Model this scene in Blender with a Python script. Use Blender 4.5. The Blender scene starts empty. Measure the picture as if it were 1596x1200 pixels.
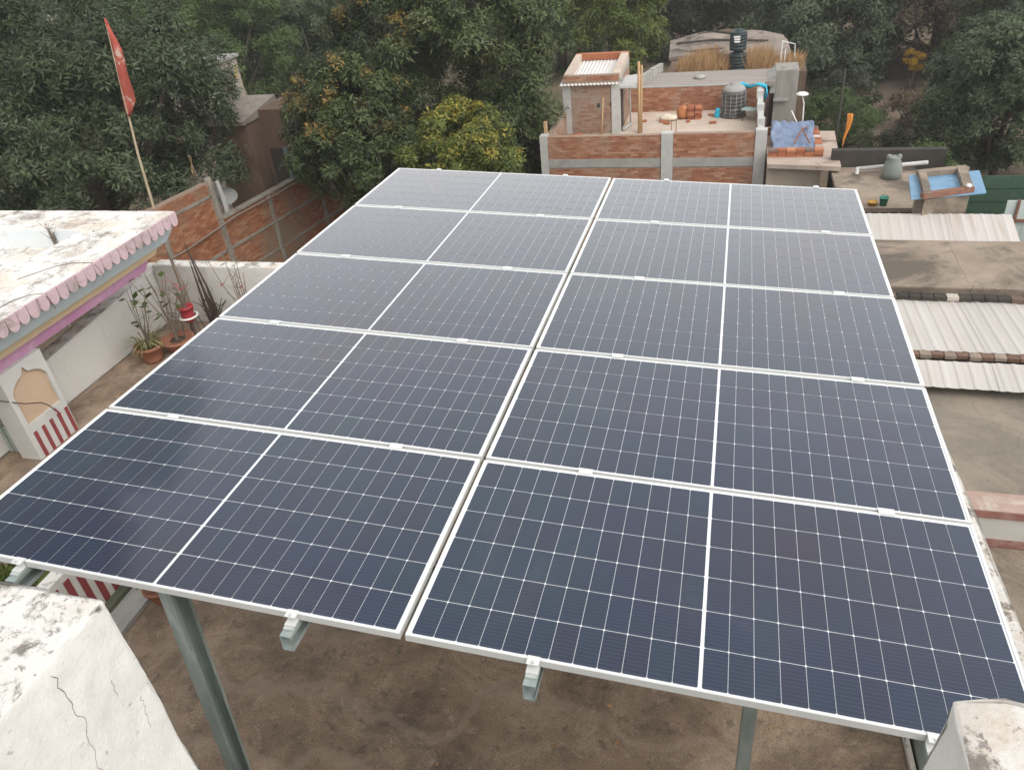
import bpy, math, random
import numpy as np
from mathutils import Matrix, Vector
from mathutils.geometry import tessellate_polygon

C = bpy.context.scene.collection
SC = bpy.context.scene
R = math.radians
rnd = random.Random(7)

# ------------------------------------------------------------------ camera
CAMP = Vector((3.43032, -1.77772, 4.72903))
cam_d = bpy.data.cameras.new('camera')
cam = bpy.data.objects.new('camera', cam_d)
C.objects.link(cam)
rt = Vector((0.9642, 0.24866, -0.09208)); dn = Vector((0.06295, -0.552, -0.83146)); fw = Vector((-0.25758, 0.7959, -0.5479))
cam.matrix_world = Matrix(((rt.x, -dn.x, -fw.x, CAMP.x), (rt.y, -dn.y, -fw.y, CAMP.y), (rt.z, -dn.z, -fw.z, CAMP.z), (0, 0, 0, 1)))
cam_d.sensor_width = 36.0
cam_d.lens = 27.111
cam_d.clip_end = 600
cam_d.clip_start = 0.05
SC.camera = cam

# ------------------------------------------------------------------ sky, sun, exposure
SUN_EL, SUN_AZ = R(50), R(125)          # azimuth clockwise from +Y
world = bpy.data.worlds.new('World')
SC.world = world
world.use_nodes = True
wn = world.node_tree
wn.nodes.clear()
sky = wn.nodes.new('ShaderNodeTexSky')
sky.sky_type = 'NISHITA'
sky.sun_disc = False
sky.sun_elevation = SUN_EL
sky.sun_rotation = SUN_AZ
sky.air_density = 1.6
sky.dust_density = 0.8
sky.ozone_density = 1.0
hs = wn.nodes.new('ShaderNodeHueSaturation')
hs.inputs['Saturation'].default_value = 0.10
bg = wn.nodes.new('ShaderNodeBackground')
bg.inputs['Strength'].default_value = 0.15
wo = wn.nodes.new('ShaderNodeOutputWorld')
wn.links.new(sky.outputs[0], hs.inputs['Color'])
wn.links.new(hs.outputs[0], bg.inputs['Color'])
wn.links.new(bg.outputs[0], wo.inputs['Surface'])
sl = bpy.data.lights.new('sun', 'SUN')
sl.energy = 0.7
sl.angle = R(40)
sl.color = (1.0, 0.95, 0.88)
so = bpy.data.objects.new('sun', sl)
C.objects.link(so)
sd = Vector((math.sin(SUN_AZ) * math.cos(SUN_EL), math.cos(SUN_AZ) * math.cos(SUN_EL), math.sin(SUN_EL)))
so.rotation_euler = sd.to_track_quat('Z', 'Y').to_euler()
so.location = (0, 0, 30)
SC.view_settings.view_transform = 'Standard'
SC.view_settings.look = 'None'
SC.view_settings.gamma = 1.0
SC.view_settings.use_curve_mapping = False
SC.view_settings.exposure = 1.02

# ------------------------------------------------------------------ materials
def nodes(name):
    m = bpy.data.materials.new(name)
    m.use_nodes = True
    t = m.node_tree
    return m, t, t.nodes['Principled BSDF']

def N(t, kind, **kw):
    n = t.nodes.new(kind)
    for k, v in kw.items():
        if k in ('operation', 'blend_type', 'data_type', 'attribute_name', 'noise_dimensions', 'feature', 'wave_type', 'bands_direction'):
            setattr(n, k, v)
        else:
            n.inputs[k].default_value = v
    return n

def coords(t, scale=(1, 1, 1), kind='Object'):
    tc = t.nodes.new('ShaderNodeTexCoord')
    mp = t.nodes.new('ShaderNodeMapping')
    mp.inputs['Scale'].default_value = scale
    t.links.new(tc.outputs[kind], mp.inputs[0])
    return mp.outputs[0]

def noise(t, vec, scale, detail=6, rough=0.6, dist=0.0):
    n = N(t, 'ShaderNodeTexNoise', Scale=scale, Detail=detail, Roughness=rough, Distortion=dist)
    t.links.new(vec, n.inputs['Vector'])
    return n.outputs['Fac']

def ramp(t, fac, stops, interp='LINEAR'):
    r = t.nodes.new('ShaderNodeValToRGB')
    r.color_ramp.interpolation = interp
    e = r.color_ramp.elements
    while len(e) < len(stops):
        e.new(0.5)
    for i, (p, c) in enumerate(stops):
        e[i].position = p
        e[i].color = (*c, 1) if len(c) == 3 else c
    t.links.new(fac, r.inputs[0])
    return r.outputs[0]

def mixc(t, fac, a, b, blend='MIX'):
    m = t.nodes.new('ShaderNodeMixRGB')
    m.blend_type = blend
    for sock, v in ((0, fac), (1, a), (2, b)):
        if hasattr(v, 'node'):
            t.links.new(v, m.inputs[sock])
        elif sock == 0:
            m.inputs[0].default_value = v
        else:
            m.inputs[sock].default_value = (*v, 1)
    return m.outputs[0]

def bump(t, p, h, strength, dist=0.02):
    b = N(t, 'ShaderNodeBump', Strength=strength, Distance=dist)
    t.links.new(h, b.inputs['Height'])
    t.links.new(b.outputs[0], p.inputs['Normal'])

def crazed(t, v, col, sc, amt=0.22):
    """hairline cracks, grit and small sharp stains"""
    wob = N(t, 'ShaderNodeTexNoise', Scale=sc * 3, Detail=6, Roughness=0.7)
    t.links.new(v, wob.inputs['Vector'])
    av = t.nodes.new('ShaderNodeVectorMath'); av.operation = 'MULTIPLY_ADD'
    t.links.new(wob.outputs['Color'], av.inputs[0]); av.inputs[1].default_value = (0.35, 0.35, 0.35); t.links.new(v, av.inputs[2])
    vo = N(t, 'ShaderNodeTexVoronoi', feature='DISTANCE_TO_EDGE', Scale=sc)
    t.links.new(av.outputs[0], vo.inputs['Vector'])
    col = mixc(t, ramp(t, vo.outputs['Distance'], [(0.002, (amt, amt, amt)), (0.007, (0, 0, 0))]), col, (0.06, 0.05, 0.04))
    gr = noise(t, v, 70, 8, 0.8)
    col = mixc(t, 0.75, col, ramp(t, gr, [(0.3, (0.25, 0.24, 0.23)), (0.5, (0.5, 0.5, 0.5)), (0.7, (0.75, 0.74, 0.72))]), 'OVERLAY')
    sp = ramp(t, noise(t, v, 5, 12, 0.8, 0.4), [(0.60, (0, 0, 0)), (0.635, (0.5, 0.5, 0.5))])
    return mixc(t, sp, col, (0.09, 0.075, 0.06))

def surf(name, c1, c2, scale=2.0, rough=0.85, bmp=0.3, stain=None, stain_lo=0.55, stain_hi=0.7, stain_scale=1.2,
         stretch=(1, 1, 1), fine=None, metal=0.0, spec=0.3, bscale=40, cracks=None):
    """two-tone weathered surface, with an optional stain of its own shape"""
    m, t, p = nodes(name)
    v = coords(t, stretch)
    col = ramp(t, noise(t, v, scale, 8, 0.65), [(0.3, c1), (0.7, c2)])
    if fine:
        col = mixc(t, ramp(t, noise(t, v, scale * 9, 4, 0.7), [(0.5, (0, 0, 0)), (0.75, (1, 1, 1))]), col, fine)
    if stain:
        f = ramp(t, noise(t, v, stain_scale, 10, 0.7, 0.6), [(stain_lo, (0, 0, 0)), (stain_hi, (1, 1, 1))])
        col = mixc(t, f, col, stain)
    if cracks:
        col = crazed(t, v, col, cracks)
    t.links.new(col, p.inputs['Base Color'])
    p.inputs['Roughness'].default_value = rough
    p.inputs['Metallic'].default_value = metal
    p.inputs['Specular IOR Level'].default_value = spec
    if bmp:
        bump(t, p, noise(t, v, bscale, 6, 0.7), bmp, 0.01)
    return m

def toned(name, stops, rough=0.85, scale=25, bmp=0.3, dirt=None, dirt_scale=0.8, lo=0.5, hi=0.72):
    """colour picked by the per-face 'tone' attribute, e.g. every brick its own"""
    m, t, p = nodes(name)
    a = N(t, 'ShaderNodeAttribute', attribute_name='tone')
    col = ramp(t, a.outputs['Fac'], stops)
    v = coords(t)
    col = mixc(t, 0.35, col, ramp(t, noise(t, v, scale, 5, 0.7), [(0.3, (0.25, 0.22, 0.2)), (0.7, (0.8, 0.75, 0.7))]), 'OVERLAY')
    if dirt:
        f = ramp(t, noise(t, v, dirt_scale, 8, 0.7, 0.4), [(lo, (0, 0, 0)), (hi, (1, 1, 1))])
        col = mixc(t, f, col, dirt)
    t.links.new(col, p.inputs['Base Color'])
    p.inputs['Roughness'].default_value = rough
    p.inputs['Specular IOR Level'].default_value = 0.2
    if bmp:
        bump(t, p, noise(t, v, 60, 5, 0.7), bmp, 0.01)
    return m

def random_toned(name, stops, rough=0.85):
    m, t, p = nodes(name)
    oi = t.nodes.new('ShaderNodeObjectInfo')
    col = ramp(t, oi.outputs['Random'], stops)
    v = coords(t)
    col = mixc(t, 0.35, col, ramp(t, noise(t, v, 25, 5, 0.7), [(0.3, (0.25, 0.22, 0.2)), (0.7, (0.8, 0.75, 0.7))]), 'OVERLAY')
    t.links.new(col, p.inputs['Base Color'])
    p.inputs['Roughness'].default_value = rough
    bump(t, p, noise(t, v, 50, 5, 0.7), 0.3, 0.01)
    return m

def white_plaster(name, base=(0.74, 0.715, 0.67), wall_dirt=(0.36, 0.33, 0.29), lichen=True, dirt_lo=0.58, lich_lo=0.54, sc=1.0, drip=False, soft=0.10):
    """limewashed plaster: upward faces carry black lichen and worn patches, walls carry faint dirt"""
    m, t, p = nodes(name)
    v = coords(t)
    col = ramp(t, noise(t, v, 3 * sc, 8, 0.6), [(0.3, tuple(x * 0.93 for x in base)), (0.7, base)])
    dv = coords(t, (1, 1, 0.16)) if drip else v
    f = ramp(t, noise(t, dv, 2.2 * sc, 10, 0.75, 0.5), [(dirt_lo, (0, 0, 0)), (dirt_lo + 0.16, (0.75, 0.75, 0.75))])
    col = mixc(t, f, col, wall_dirt)
    sp = ramp(t, noise(t, v, 38 * sc, 3, 0.5), [(0.68, (0, 0, 0)), (0.74, (0.55, 0.55, 0.55))])
    col = mixc(t, sp, col, (0.22, 0.2, 0.18))
    if lichen:
        g = t.nodes.new('ShaderNodeNewGeometry')
        sx = t.nodes.new('ShaderNodeSeparateXYZ')
        t.links.new(g.outputs['Normal'], sx.inputs[0])
        up = ramp(t, sx.outputs['Z'], [(0.6, (0, 0, 0)), (0.85, (1, 1, 1))])
        warm = mixc(t, ramp(t, noise(t, v, 5 * sc, 9, 0.7), [(0.46, (0, 0, 0)), (0.64, (0.9, 0.9, 0.9))]), col, (0.60, 0.51, 0.42))
        l1 = ramp(t, noise(t, v, 7 * sc, 12, 0.74, 0.25), [(lich_lo, (0, 0, 0)), (lich_lo + soft, (0.9, 0.9, 0.9))])
        warm = mixc(t, l1, warm, (0.19, 0.165, 0.14))
        l2 = ramp(t, noise(t, v, 30 * sc, 10, 0.75), [(0.575, (0, 0, 0)), (0.61, (0.9, 0.9, 0.9))])
        warm = mixc(t, l2, warm, (0.25, 0.22, 0.2))
        col = mixc(t, up, col, warm)
    gr = noise(t, v, 110 * sc, 8, 0.8)
    col = mixc(t, 0.55, col, ramp(t, gr, [(0.3, (0.33, 0.32, 0.30)), (0.5, (0.54, 0.535, 0.53)), (0.75, (0.64, 0.63, 0.61))]), 'OVERLAY')
    t.links.new(col, p.inputs['Base Color'])
    p.inputs['Roughness'].default_value = 0.9
    p.inputs['Specular IOR Level'].default_value = 0.2
    hsum = N(t, 'ShaderNodeMath', operation='ADD')
    t.links.new(noise(t, v, 24 * sc, 10, 0.8), hsum.inputs[0]); t.links.new(gr, hsum.inputs[1])
    bump(t, p, hsum.outputs[0], 0.6, 0.012)
    return m

def plain(name, c, rough=0.6, metal=0.0, var=0.12, scale=8, spec=0.4):
    return surf(name, tuple(x * (1 - var) for x in c), tuple(min(1, x * (1 + var)) for x in c), scale, rough, 0.1, metal=metal, spec=spec)

def cell_material():
    m, t, p = nodes('monocrystalline cell under glass')
    oi = t.nodes.new('ShaderNodeObjectInfo')
    col = ramp(t, oi.outputs['Random'], [(0.0, (0.003, 0.014, 0.044)), (0.3, (0.005, 0.012, 0.038)), (0.55, (0.010, 0.009, 0.032)),
                                         (0.8, (0.002, 0.016, 0.046)), (1.0, (0.003, 0.020, 0.040))])
    gp = t.nodes.new('ShaderNodeNewGeometry')      # coating tint drifts slowly over the array
    tint = ramp(t, noise(t, gp.outputs['Position'], 0.55, 3, 0.5), [(0.36, (0.003, 0.020, 0.036)), (0.50, (0.004, 0.012, 0.042)), (0.64, (0.017, 0.010, 0.026))])
    col = mixc(t, 0.5, col, tint)
    tc = t.nodes.new('ShaderNodeTexCoord')
    sx = t.nodes.new('ShaderNodeSeparateXYZ')
    t.links.new(tc.outputs['Object'], sx.inputs[0])
    a = N(t, 'ShaderNodeMath', operation='MULTIPLY')
    a.inputs[1].default_value = 1 / 0.0182
    t.links.new(sx.outputs['Y'], a.inputs[0])
    f = N(t, 'ShaderNodeMath', operation='FRACT')
    t.links.new(a.outputs[0], f.inputs[0])
    line = ramp(t, f.outputs[0], [(0.44, (0, 0, 0)), (0.47, (1, 1, 1)), (0.53, (1, 1, 1)), (0.56, (0, 0, 0))])
    col = mixc(t, line, col, (0.042, 0.055, 0.075))
    # thin dust film, in world-like coordinates of the object's own panel
    g = t.nodes.new('ShaderNodeNewGeometry')
    d = ramp(t, noise(t, g.outputs['Position'], 1.3, 9, 0.7, 0.6), [(0.42, (0.0, 0.0, 0.0)), (0.58, (0.012, 0.012, 0.012)), (0.72, (0.07, 0.07, 0.07))])
    col = mixc(t, d, col, (0.26, 0.255, 0.25))
    t.links.new(col, p.inputs['Base Color'])
    p.inputs['Roughness'].default_value = 0.45
    p.inputs['Specular IOR Level'].default_value = 0.08
    p.inputs['Coat Weight'].default_value = 1.0
    p.inputs['Coat Roughness'].default_value = 0.085
    p.inputs['Coat IOR'].default_value = 1.53
    p.inputs['Sheen Weight'].default_value = 0.6
    p.inputs['Sheen Roughness'].default_value = 0.4
    p.inputs['Sheen Tint'].default_value = (0.9, 0.87, 0.83, 1)
    return m

def leaf_material(name, stops, flush=(0.36, 0.22, 0.06), trans=0.25, rough=0.5):
    m, t, p = nodes(name)
    a = N(t, 'ShaderNodeAttribute', attribute_name='tone')
    b = N(t, 'ShaderNodeAttribute', attribute_name='flush')
    col = mixc(t, b.outputs['Fac'], ramp(t, a.outputs['Fac'], stops), flush)
    t.links.new(col, p.inputs['Base Color'])
    p.inputs['Roughness'].default_value = rough
    p.inputs['Specular IOR Level'].default_value = 0.35
    tr = t.nodes.new('ShaderNodeBsdfTranslucent')
    t.links.new(col, tr.inputs['Color'])
    mx = t.nodes.new('ShaderNodeMixShader')
    mx.inputs[0].default_value = trans
    t.links.new(p.outputs[0], mx.inputs[1])
    t.links.new(tr.outputs[0], mx.inputs[2])
    t.links.new(mx.outputs[0], t.nodes['Material Output'].inputs['Surface'])
    return m

M = {}
M['alu'] = plain('anodised aluminium', (0.70, 0.70, 0.675), 0.38, 0.15, 0.03, 3)
M['back'] = plain('white backsheet under glass', (0.72, 0.73, 0.75), 0.35, 0, 0.03, 3, 0.5)
M['cell'] = cell_material()
M['galv'] = surf('galvanised steel', (0.22, 0.27, 0.255), (0.40, 0.45, 0.43), 9, 0.5, 0.1, (0.5, 0.55, 0.53), 0.55, 0.7, 6, stretch=(1, 1, 0.3), metal=0.25, spec=0.5)
M['galv2'] = surf('zinc coated steel', (0.5, 0.54, 0.52), (0.66, 0.68, 0.66), 20, 0.4, 0.1, metal=0.4)
def floor_material():
    m, t, p = nodes('stained terrace concrete')
    v = coords(t)
    col = ramp(t, noise(t, v, 1.6, 10, 0.7, 0.8), [(0.3, (0.17, 0.12, 0.084)), (0.5, (0.28, 0.205, 0.145)), (0.68, (0.42, 0.32, 0.23))])
    col = mixc(t, ramp(t, noise(t, v, 0.75, 10, 0.72, 0.5), [(0.45, (0, 0, 0)), (0.62, (0.85, 0.85, 0.85))]), col, (0.105, 0.083, 0.066))
    col = mixc(t, ramp(t, noise(t, v, 6.5, 10, 0.78, 1.2), [(0.55, (0, 0, 0)), (0.66, (0.7, 0.7, 0.7))]), col, (0.40, 0.325, 0.25))
    col = mixc(t, ramp(t, noise(t, v, 9, 8, 0.7), [(0.56, (0, 0, 0)), (0.64, (0.6, 0.6, 0.6))]), col, (0.10, 0.085, 0.07))
    gr = noise(t, v, 90, 8, 0.8)
    col = mixc(t, 0.7, col, ramp(t, gr, [(0.3, (0.25, 0.24, 0.23)), (0.5, (0.5, 0.5, 0.5)), (0.72, (0.75, 0.74, 0.72))]), 'OVERLAY')
    col = crazed(t, v, col, 0.6, 0.0)
    w = N(t, 'ShaderNodeTexWave', wave_type='RINGS', Scale=0.45, Distortion=14.0, Detail=5.0)
    w.inputs['Detail Scale'].default_value = 1.5
    t.links.new(coords(t), w.inputs['Vector'])
    col = mixc(t, ramp(t, w.outputs['Fac'], [(0.80, (0, 0, 0)), (0.97, (0.32, 0.32, 0.32))]), col, (0.38, 0.30, 0.23))
    t.links.new(col, p.inputs['Base Color'])
    p.inputs['Roughness'].default_value = 0.9
    p.inputs['Specular IOR Level'].default_value = 0.25
    bump(t, p, gr, 0.6, 0.01)
    return m
M['floor'] = floor_material()
M['wplaster'] = white_plaster('lichen spotted limewash', dirt_lo=0.62, lich_lo=0.52, soft=0.06)
M['wplaster2'] = white_plaster('limewash parapet', (0.72, 0.70, 0.655), (0.36, 0.31, 0.25), True, 0.56, 0.52, 0.9, True)
M['cornice_roof'] = white_plaster('worn limewash roof', (0.78, 0.75, 0.71), (0.40, 0.35, 0.30), True, 0.52, 0.51, 0.34, soft=0.14)
M['pink'] = surf('pink paint', (0.47, 0.335, 0.36), (0.56, 0.41, 0.435), 7, 0.75, 0.3, (0.32, 0.25, 0.24), 0.49, 0.64, 5, fine=(0.62, 0.50, 0.52))
M['blue'] = surf('pale blue paint', (0.46, 0.55, 0.58), (0.54, 0.62, 0.65), 4, 0.7, 0.2, (0.38, 0.4, 0.4), 0.62, 0.75, 3)
M['yellow'] = surf('ochre paint', (0.60, 0.47, 0.30), (0.67, 0.54, 0.36), 4, 0.7, 0.2)
M['purple'] = surf('magenta paint', (0.52, 0.25, 0.42), (0.60, 0.33, 0.49), 3, 0.7, 0.2, (0.6, 0.42, 0.52), 0.5, 0.7, 2)
M['greyplaster'] = surf('pale grey wall paint', (0.50, 0.50, 0.47), (0.58, 0.57, 0.54), 3, 0.8, 0.2)
M['beige'] = surf('beige niche paint', (0.50, 0.36, 0.25), (0.55, 0.41, 0.29), 3, 0.8, 0.1)
M['redpaint'] = surf('dark red paint', (0.22, 0.045, 0.05), (0.30, 0.07, 0.07), 8, 0.6, 0.2)
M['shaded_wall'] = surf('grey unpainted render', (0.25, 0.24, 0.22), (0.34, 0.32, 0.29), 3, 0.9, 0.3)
M['groove'] = surf('grey green grooved board', (0.30, 0.36, 0.32), (0.38, 0.43, 0.39), 6, 0.7, 0.2)
M['conc'] = surf('grey cement', (0.27, 0.26, 0.24), (0.38, 0.37, 0.34), 3, 0.9, 0.4, (0.22, 0.2, 0.18), 0.55, 0.72, 1.5)
M['conc_old'] = surf('old brown grey cement', (0.19, 0.165, 0.135), (0.29, 0.26, 0.22), 3, 0.9, 0.5, (0.15, 0.12, 0.095), 0.5, 0.66, 1.5)
M['conc_light'] = surf('pale cement', (0.40, 0.39, 0.37), (0.50, 0.49, 0.46), 4, 0.9, 0.3)
M['conc_brown'] = surf('brown weathered cement roof', (0.21, 0.165, 0.125), (0.33, 0.265, 0.205), 1.4, 0.9, 0.4, (0.115, 0.095, 0.075), 0.46, 0.58, 0.42, cracks=0.5)
M['roof_slab'] = surf('dusty roof slab', (0.42, 0.33, 0.26), (0.56, 0.46, 0.38), 0.8, 0.9, 0.3, (0.62, 0.55, 0.47), 0.5, 0.7, 0.5)
M['mortar'] = surf('cement mortar', (0.24, 0.17, 0.125), (0.33, 0.25, 0.19), 6, 0.95, 0.3)
M['brick'] = toned('red fired brick', [(0.0, (0.25, 0.105, 0.062)), (0.4, (0.32, 0.14, 0.083)), (0.75, (0.37, 0.18, 0.105)), (1.0, (0.42, 0.26, 0.17))],
                   dirt=(0.36, 0.27, 0.20), dirt_scale=1.1, lo=0.5, hi=0.75)
M['brick_left'] = toned('orange fired brick', [(0.0, (0.20, 0.078, 0.042)), (0.4, (0.26, 0.10, 0.052)), (0.75, (0.30, 0.125, 0.066)), (1.0, (0.33, 0.19, 0.11))],
                        dirt=(0.21, 0.15, 0.105), dirt_scale=0.45, lo=0.46, hi=0.62)
M['brick_pale'] = toned('plaster smeared brick', [(0.0, (0.24, 0.13, 0.09)), (0.5, (0.30, 0.18, 0.13)), (1.0, (0.35, 0.25, 0.19))],
                        dirt=(0.33, 0.27, 0.21), dirt_scale=1.6, lo=0.45, hi=0.6)
M['brick_piece'] = random_toned('loose fired brick', [(0, (0.23, 0.07, 0.035)), (0.5, (0.36, 0.13, 0.06)), (1, (0.44, 0.2, 0.1))])
M['brick_dark'] = random_toned('sooty brick', [(0, (0.10, 0.07, 0.055)), (0.45, (0.20, 0.13, 0.10)), (0.55, (0.42, 0.38, 0.33)), (1, (0.52, 0.48, 0.43))])
M['brick_brown'] = random_toned('sooty brown brick', [(0, (0.11, 0.065, 0.045)), (1, (0.19, 0.11, 0.08))])
M['tin'] = surf('weathered white roofing sheet', (0.40, 0.37, 0.34), (0.50, 0.465, 0.43), 1.1, 0.6, 0.05, (0.36, 0.27, 0.20), 0.54, 0.74, 1.3, stretch=(1.6, 0.15, 0.15), metal=0.0, spec=0.4, fine=(0.50, 0.44, 0.38))
M['tin_old'] = surf('older dusty roofing sheet', (0.40, 0.37, 0.33), (0.52, 0.48, 0.44), 1.1, 0.65, 0.05, (0.36, 0.3, 0.25), 0.52, 0.72, 0.9, stretch=(1, 0.15, 0.15))
M['tin_white'] = surf('white cement sheet', (0.58, 0.55, 0.52), (0.66, 0.63, 0.60), 2, 0.7, 0.05)
M['ground'] = surf('dry village soil', (0.10, 0.075, 0.05), (0.19, 0.145, 0.10), 0.25, 1.0, 0.5, (0.075, 0.08, 0.035), 0.5, 0.65, 0.12, fine=(0.23, 0.18, 0.12), bscale=6)
M['path'] = surf('trodden earth path', (0.14, 0.105, 0.078), (0.22, 0.165, 0.12), 0.6, 1.0, 0.4, bscale=6)
M['bark'] = surf('tree bark', (0.05, 0.04, 0.03), (0.11, 0.085, 0.065), 5, 0.95, 0.6, stretch=(1, 1, 0.2), bscale=15)
M['twig'] = surf('grey dry stem', (0.14, 0.11, 0.085), (0.24, 0.20, 0.16), 12, 0.9, 0.3)
M['bamboo'] = surf('bamboo', (0.36, 0.29, 0.19), (0.48, 0.40, 0.28), 6, 0.6, 0.1)
M['wood'] = surf('raw pole timber', (0.38, 0.24, 0.12), (0.50, 0.34, 0.19), 6, 0.8, 0.3, stretch=(1, 1, 0.2))
M['red_cloth'] = surf('faded red cloth', (0.32, 0.06, 0.042), (0.42, 0.10, 0.07), 3, 0.85, 0.2, (0.48, 0.36, 0.30), 0.58, 0.64, 2.2)
M['orange_cloth'] = surf('orange cloth', (0.60, 0.20, 0.03), (0.72, 0.28, 0.05), 3, 0.85, 0.2)
M['yellow_cloth'] = surf('yellow cloth', (0.6, 0.42, 0.08), (0.7, 0.5, 0.12), 3, 0.85, 0.2)
M['terracotta'] = surf('terracotta', (0.28, 0.12, 0.075), (0.38, 0.17, 0.11), 8, 0.85, 0.3, (0.3, 0.22, 0.18), 0.6, 0.75, 6)
M['soil'] = surf('potting soil', (0.05, 0.04, 0.03), (0.10, 0.08, 0.06), 20, 1, 0.5)
M['red_plastic'] = plain('red plastic', (0.45, 0.05, 0.06), 0.5)
M['white_metal'] = plain('white painted metal', (0.70, 0.68, 0.64), 0.5)
M['dark_metal'] = plain('dark iron', (0.06, 0.055, 0.05), 0.6)
M['rust'] = surf('rusty angle iron', (0.16, 0.075, 0.05), (0.26, 0.13, 0.09), 10, 0.85, 0.3)
M['tank'] = surf('dusty black tank', (0.060, 0.060, 0.062), (0.12, 0.118, 0.115), 6, 0.6, 0.2, (0.25, 0.23, 0.21), 0.52, 0.7, 5)
M['tank_dust'] = surf('dusty tank dome', (0.24, 0.23, 0.22), (0.36, 0.34, 0.32), 6, 0.8, 0.2)
M['tank_green'] = plain('black green polythene', (0.018, 0.032, 0.032), 0.5)
M['blue_sheet'] = surf('faded blue tarpaulin', (0.12, 0.24, 0.36), (0.20, 0.33, 0.46), 3, 0.6, 0.3, (0.3, 0.4, 0.48), 0.55, 0.7, 2)
M['pale_sheet'] = surf('grey blue tarpaulin', (0.12, 0.16, 0.25), (0.19, 0.235, 0.33), 3, 0.6, 0.3, (0.27, 0.29, 0.34), 0.55, 0.7, 2)
M['cyan_sheet'] = plain('cyan tarpaulin', (0.03, 0.42, 0.58), 0.6)
M['navy_sheet'] = plain('navy cloth', (0.02, 0.045, 0.11), 0.8)
M['teal_cloth'] = plain('pale teal sheet', (0.36, 0.46, 0.42), 0.7)
M['green_net'] = surf('dark green sheet', (0.03, 0.065, 0.04), (0.05, 0.095, 0.06), 6, 0.7, 0.1)
M['pale_green'] = surf('pale green cladding', (0.44, 0.50, 0.47), (0.54, 0.59, 0.56), 3, 0.6, 0.1, stretch=(1, 1, 0.3))
M['green_plastic'] = plain('green plastic', (0.04, 0.24, 0.17), 0.5)
M['yellow_plastic'] = plain('yellow plastic', (0.5, 0.28, 0.05), 0.5)
M['grey_plastic'] = plain('grey green plastic', (0.20, 0.22, 0.19), 0.7)
M['sack'] = plain('pale woven sack', (0.62, 0.54, 0.42), 0.9)
M['orange_sack'] = plain('orange net sack', (0.40, 0.15, 0.06), 0.8)
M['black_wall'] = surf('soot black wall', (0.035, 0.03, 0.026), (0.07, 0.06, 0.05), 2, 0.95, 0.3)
M['mud'] = surf('brown mud plaster', (0.10, 0.065, 0.045), (0.16, 0.105, 0.075), 2, 0.95, 0.4, (0.2, 0.15, 0.11), 0.55, 0.7, 2, stretch=(1, 1, 0.3))
M['redpink'] = surf('dusty pink coping', (0.33, 0.225, 0.18), (0.42, 0.31, 0.255), 2, 0.85, 0.3, (0.45, 0.38, 0.31), 0.52, 0.66, 2.5)
M['oxide'] = surf('red oxide paint', (0.20, 0.085, 0.07), (0.27, 0.13, 0.105), 5, 0.8, 0.2, (0.3, 0.22, 0.18), 0.52, 0.7, 4)
M['greywall'] = surf('smooth grey cement wall', (0.40, 0.38, 0.34), (0.47, 0.45, 0.41), 2, 0.85, 0.2, (0.3, 0.28, 0.25), 0.6, 0.75, 2)
M['moss'] = surf('mossy damp wall', (0.07, 0.085, 0.05), (0.14, 0.145, 0.1), 5, 0.95, 0.4)
M['brown_roof'] = surf('brown smooth roof', (0.165, 0.143, 0.115), (0.235, 0.205, 0.165), 0.9, 0.9, 0.4, (0.27, 0.225, 0.175), 0.47, 0.62, 1.1, fine=(0.17, 0.14, 0.11), cracks=0.45)
M['thatch'] = surf('old grey roof tiles', (0.17, 0.14, 0.115), (0.30, 0.25, 0.21), 1.4, 0.95, 0.6, (0.09, 0.07, 0.06), 0.5, 0.62, 0.9, bscale=12)
M['greyroof'] = surf('grey ridged roof', (0.24, 0.21, 0.19), (0.33, 0.29, 0.26), 1.4, 0.95, 0.4, stretch=(0.3, 2.5, 1))
M['dish'] = plain('pale grey dish', (0.2, 0.2, 0.19), 0.6)
M['cable'] = plain('brown cable', (0.05, 0.03, 0.02), 0.6)
M['grass'] = toned('dry straw grass', [(0, (0.28, 0.165, 0.08)), (0.5, (0.40, 0.25, 0.125)), (1, (0.48, 0.33, 0.18))], 0.9, 6, 0)
M['pale_grass'] = toned('pale green grass', [(0, (0.14, 0.15, 0.06)), (0.5, (0.24, 0.24, 0.11)), (1, (0.36, 0.34, 0.19))], 0.9, 6, 0)
MANGO = [(0.0, (0.022, 0.034, 0.012)), (0.35, (0.048, 0.068, 0.022)), (0.7, (0.082, 0.106, 0.036)), (1.0, (0.135, 0.15, 0.06))]
BLUEG = [(0.0, (0.028, 0.040, 0.019)), (0.35, (0.056, 0.078, 0.036)), (0.7, (0.088, 0.118, 0.056)), (1.0, (0.14, 0.168, 0.09))]
LIGHT = [(0.0, (0.034, 0.058, 0.014)), (0.4, (0.070, 0.112, 0.030)), (0.75, (0.115, 0.165, 0.05)), (1.0, (0.18, 0.23, 0.085))]
YELL = [(0.0, (0.045, 0.066, 0.012)), (0.4, (0.095, 0.125, 0.024)), (0.75, (0.16, 0.185, 0.038)), (1.0, (0.25, 0.26, 0.065))]
OLIVE = [(0.0, (0.024, 0.030, 0.016)), (0.4, (0.045, 0.055, 0.030)), (0.75, (0.075, 0.085, 0.05)), (1.0, (0.12, 0.125, 0.08))]
BROWN = [(0.0, (0.06, 0.040, 0.024)), (0.4, (0.115, 0.080, 0.048)), (0.75, (0.16, 0.12, 0.07)), (1.0, (0.21, 0.17, 0.10))]
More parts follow.
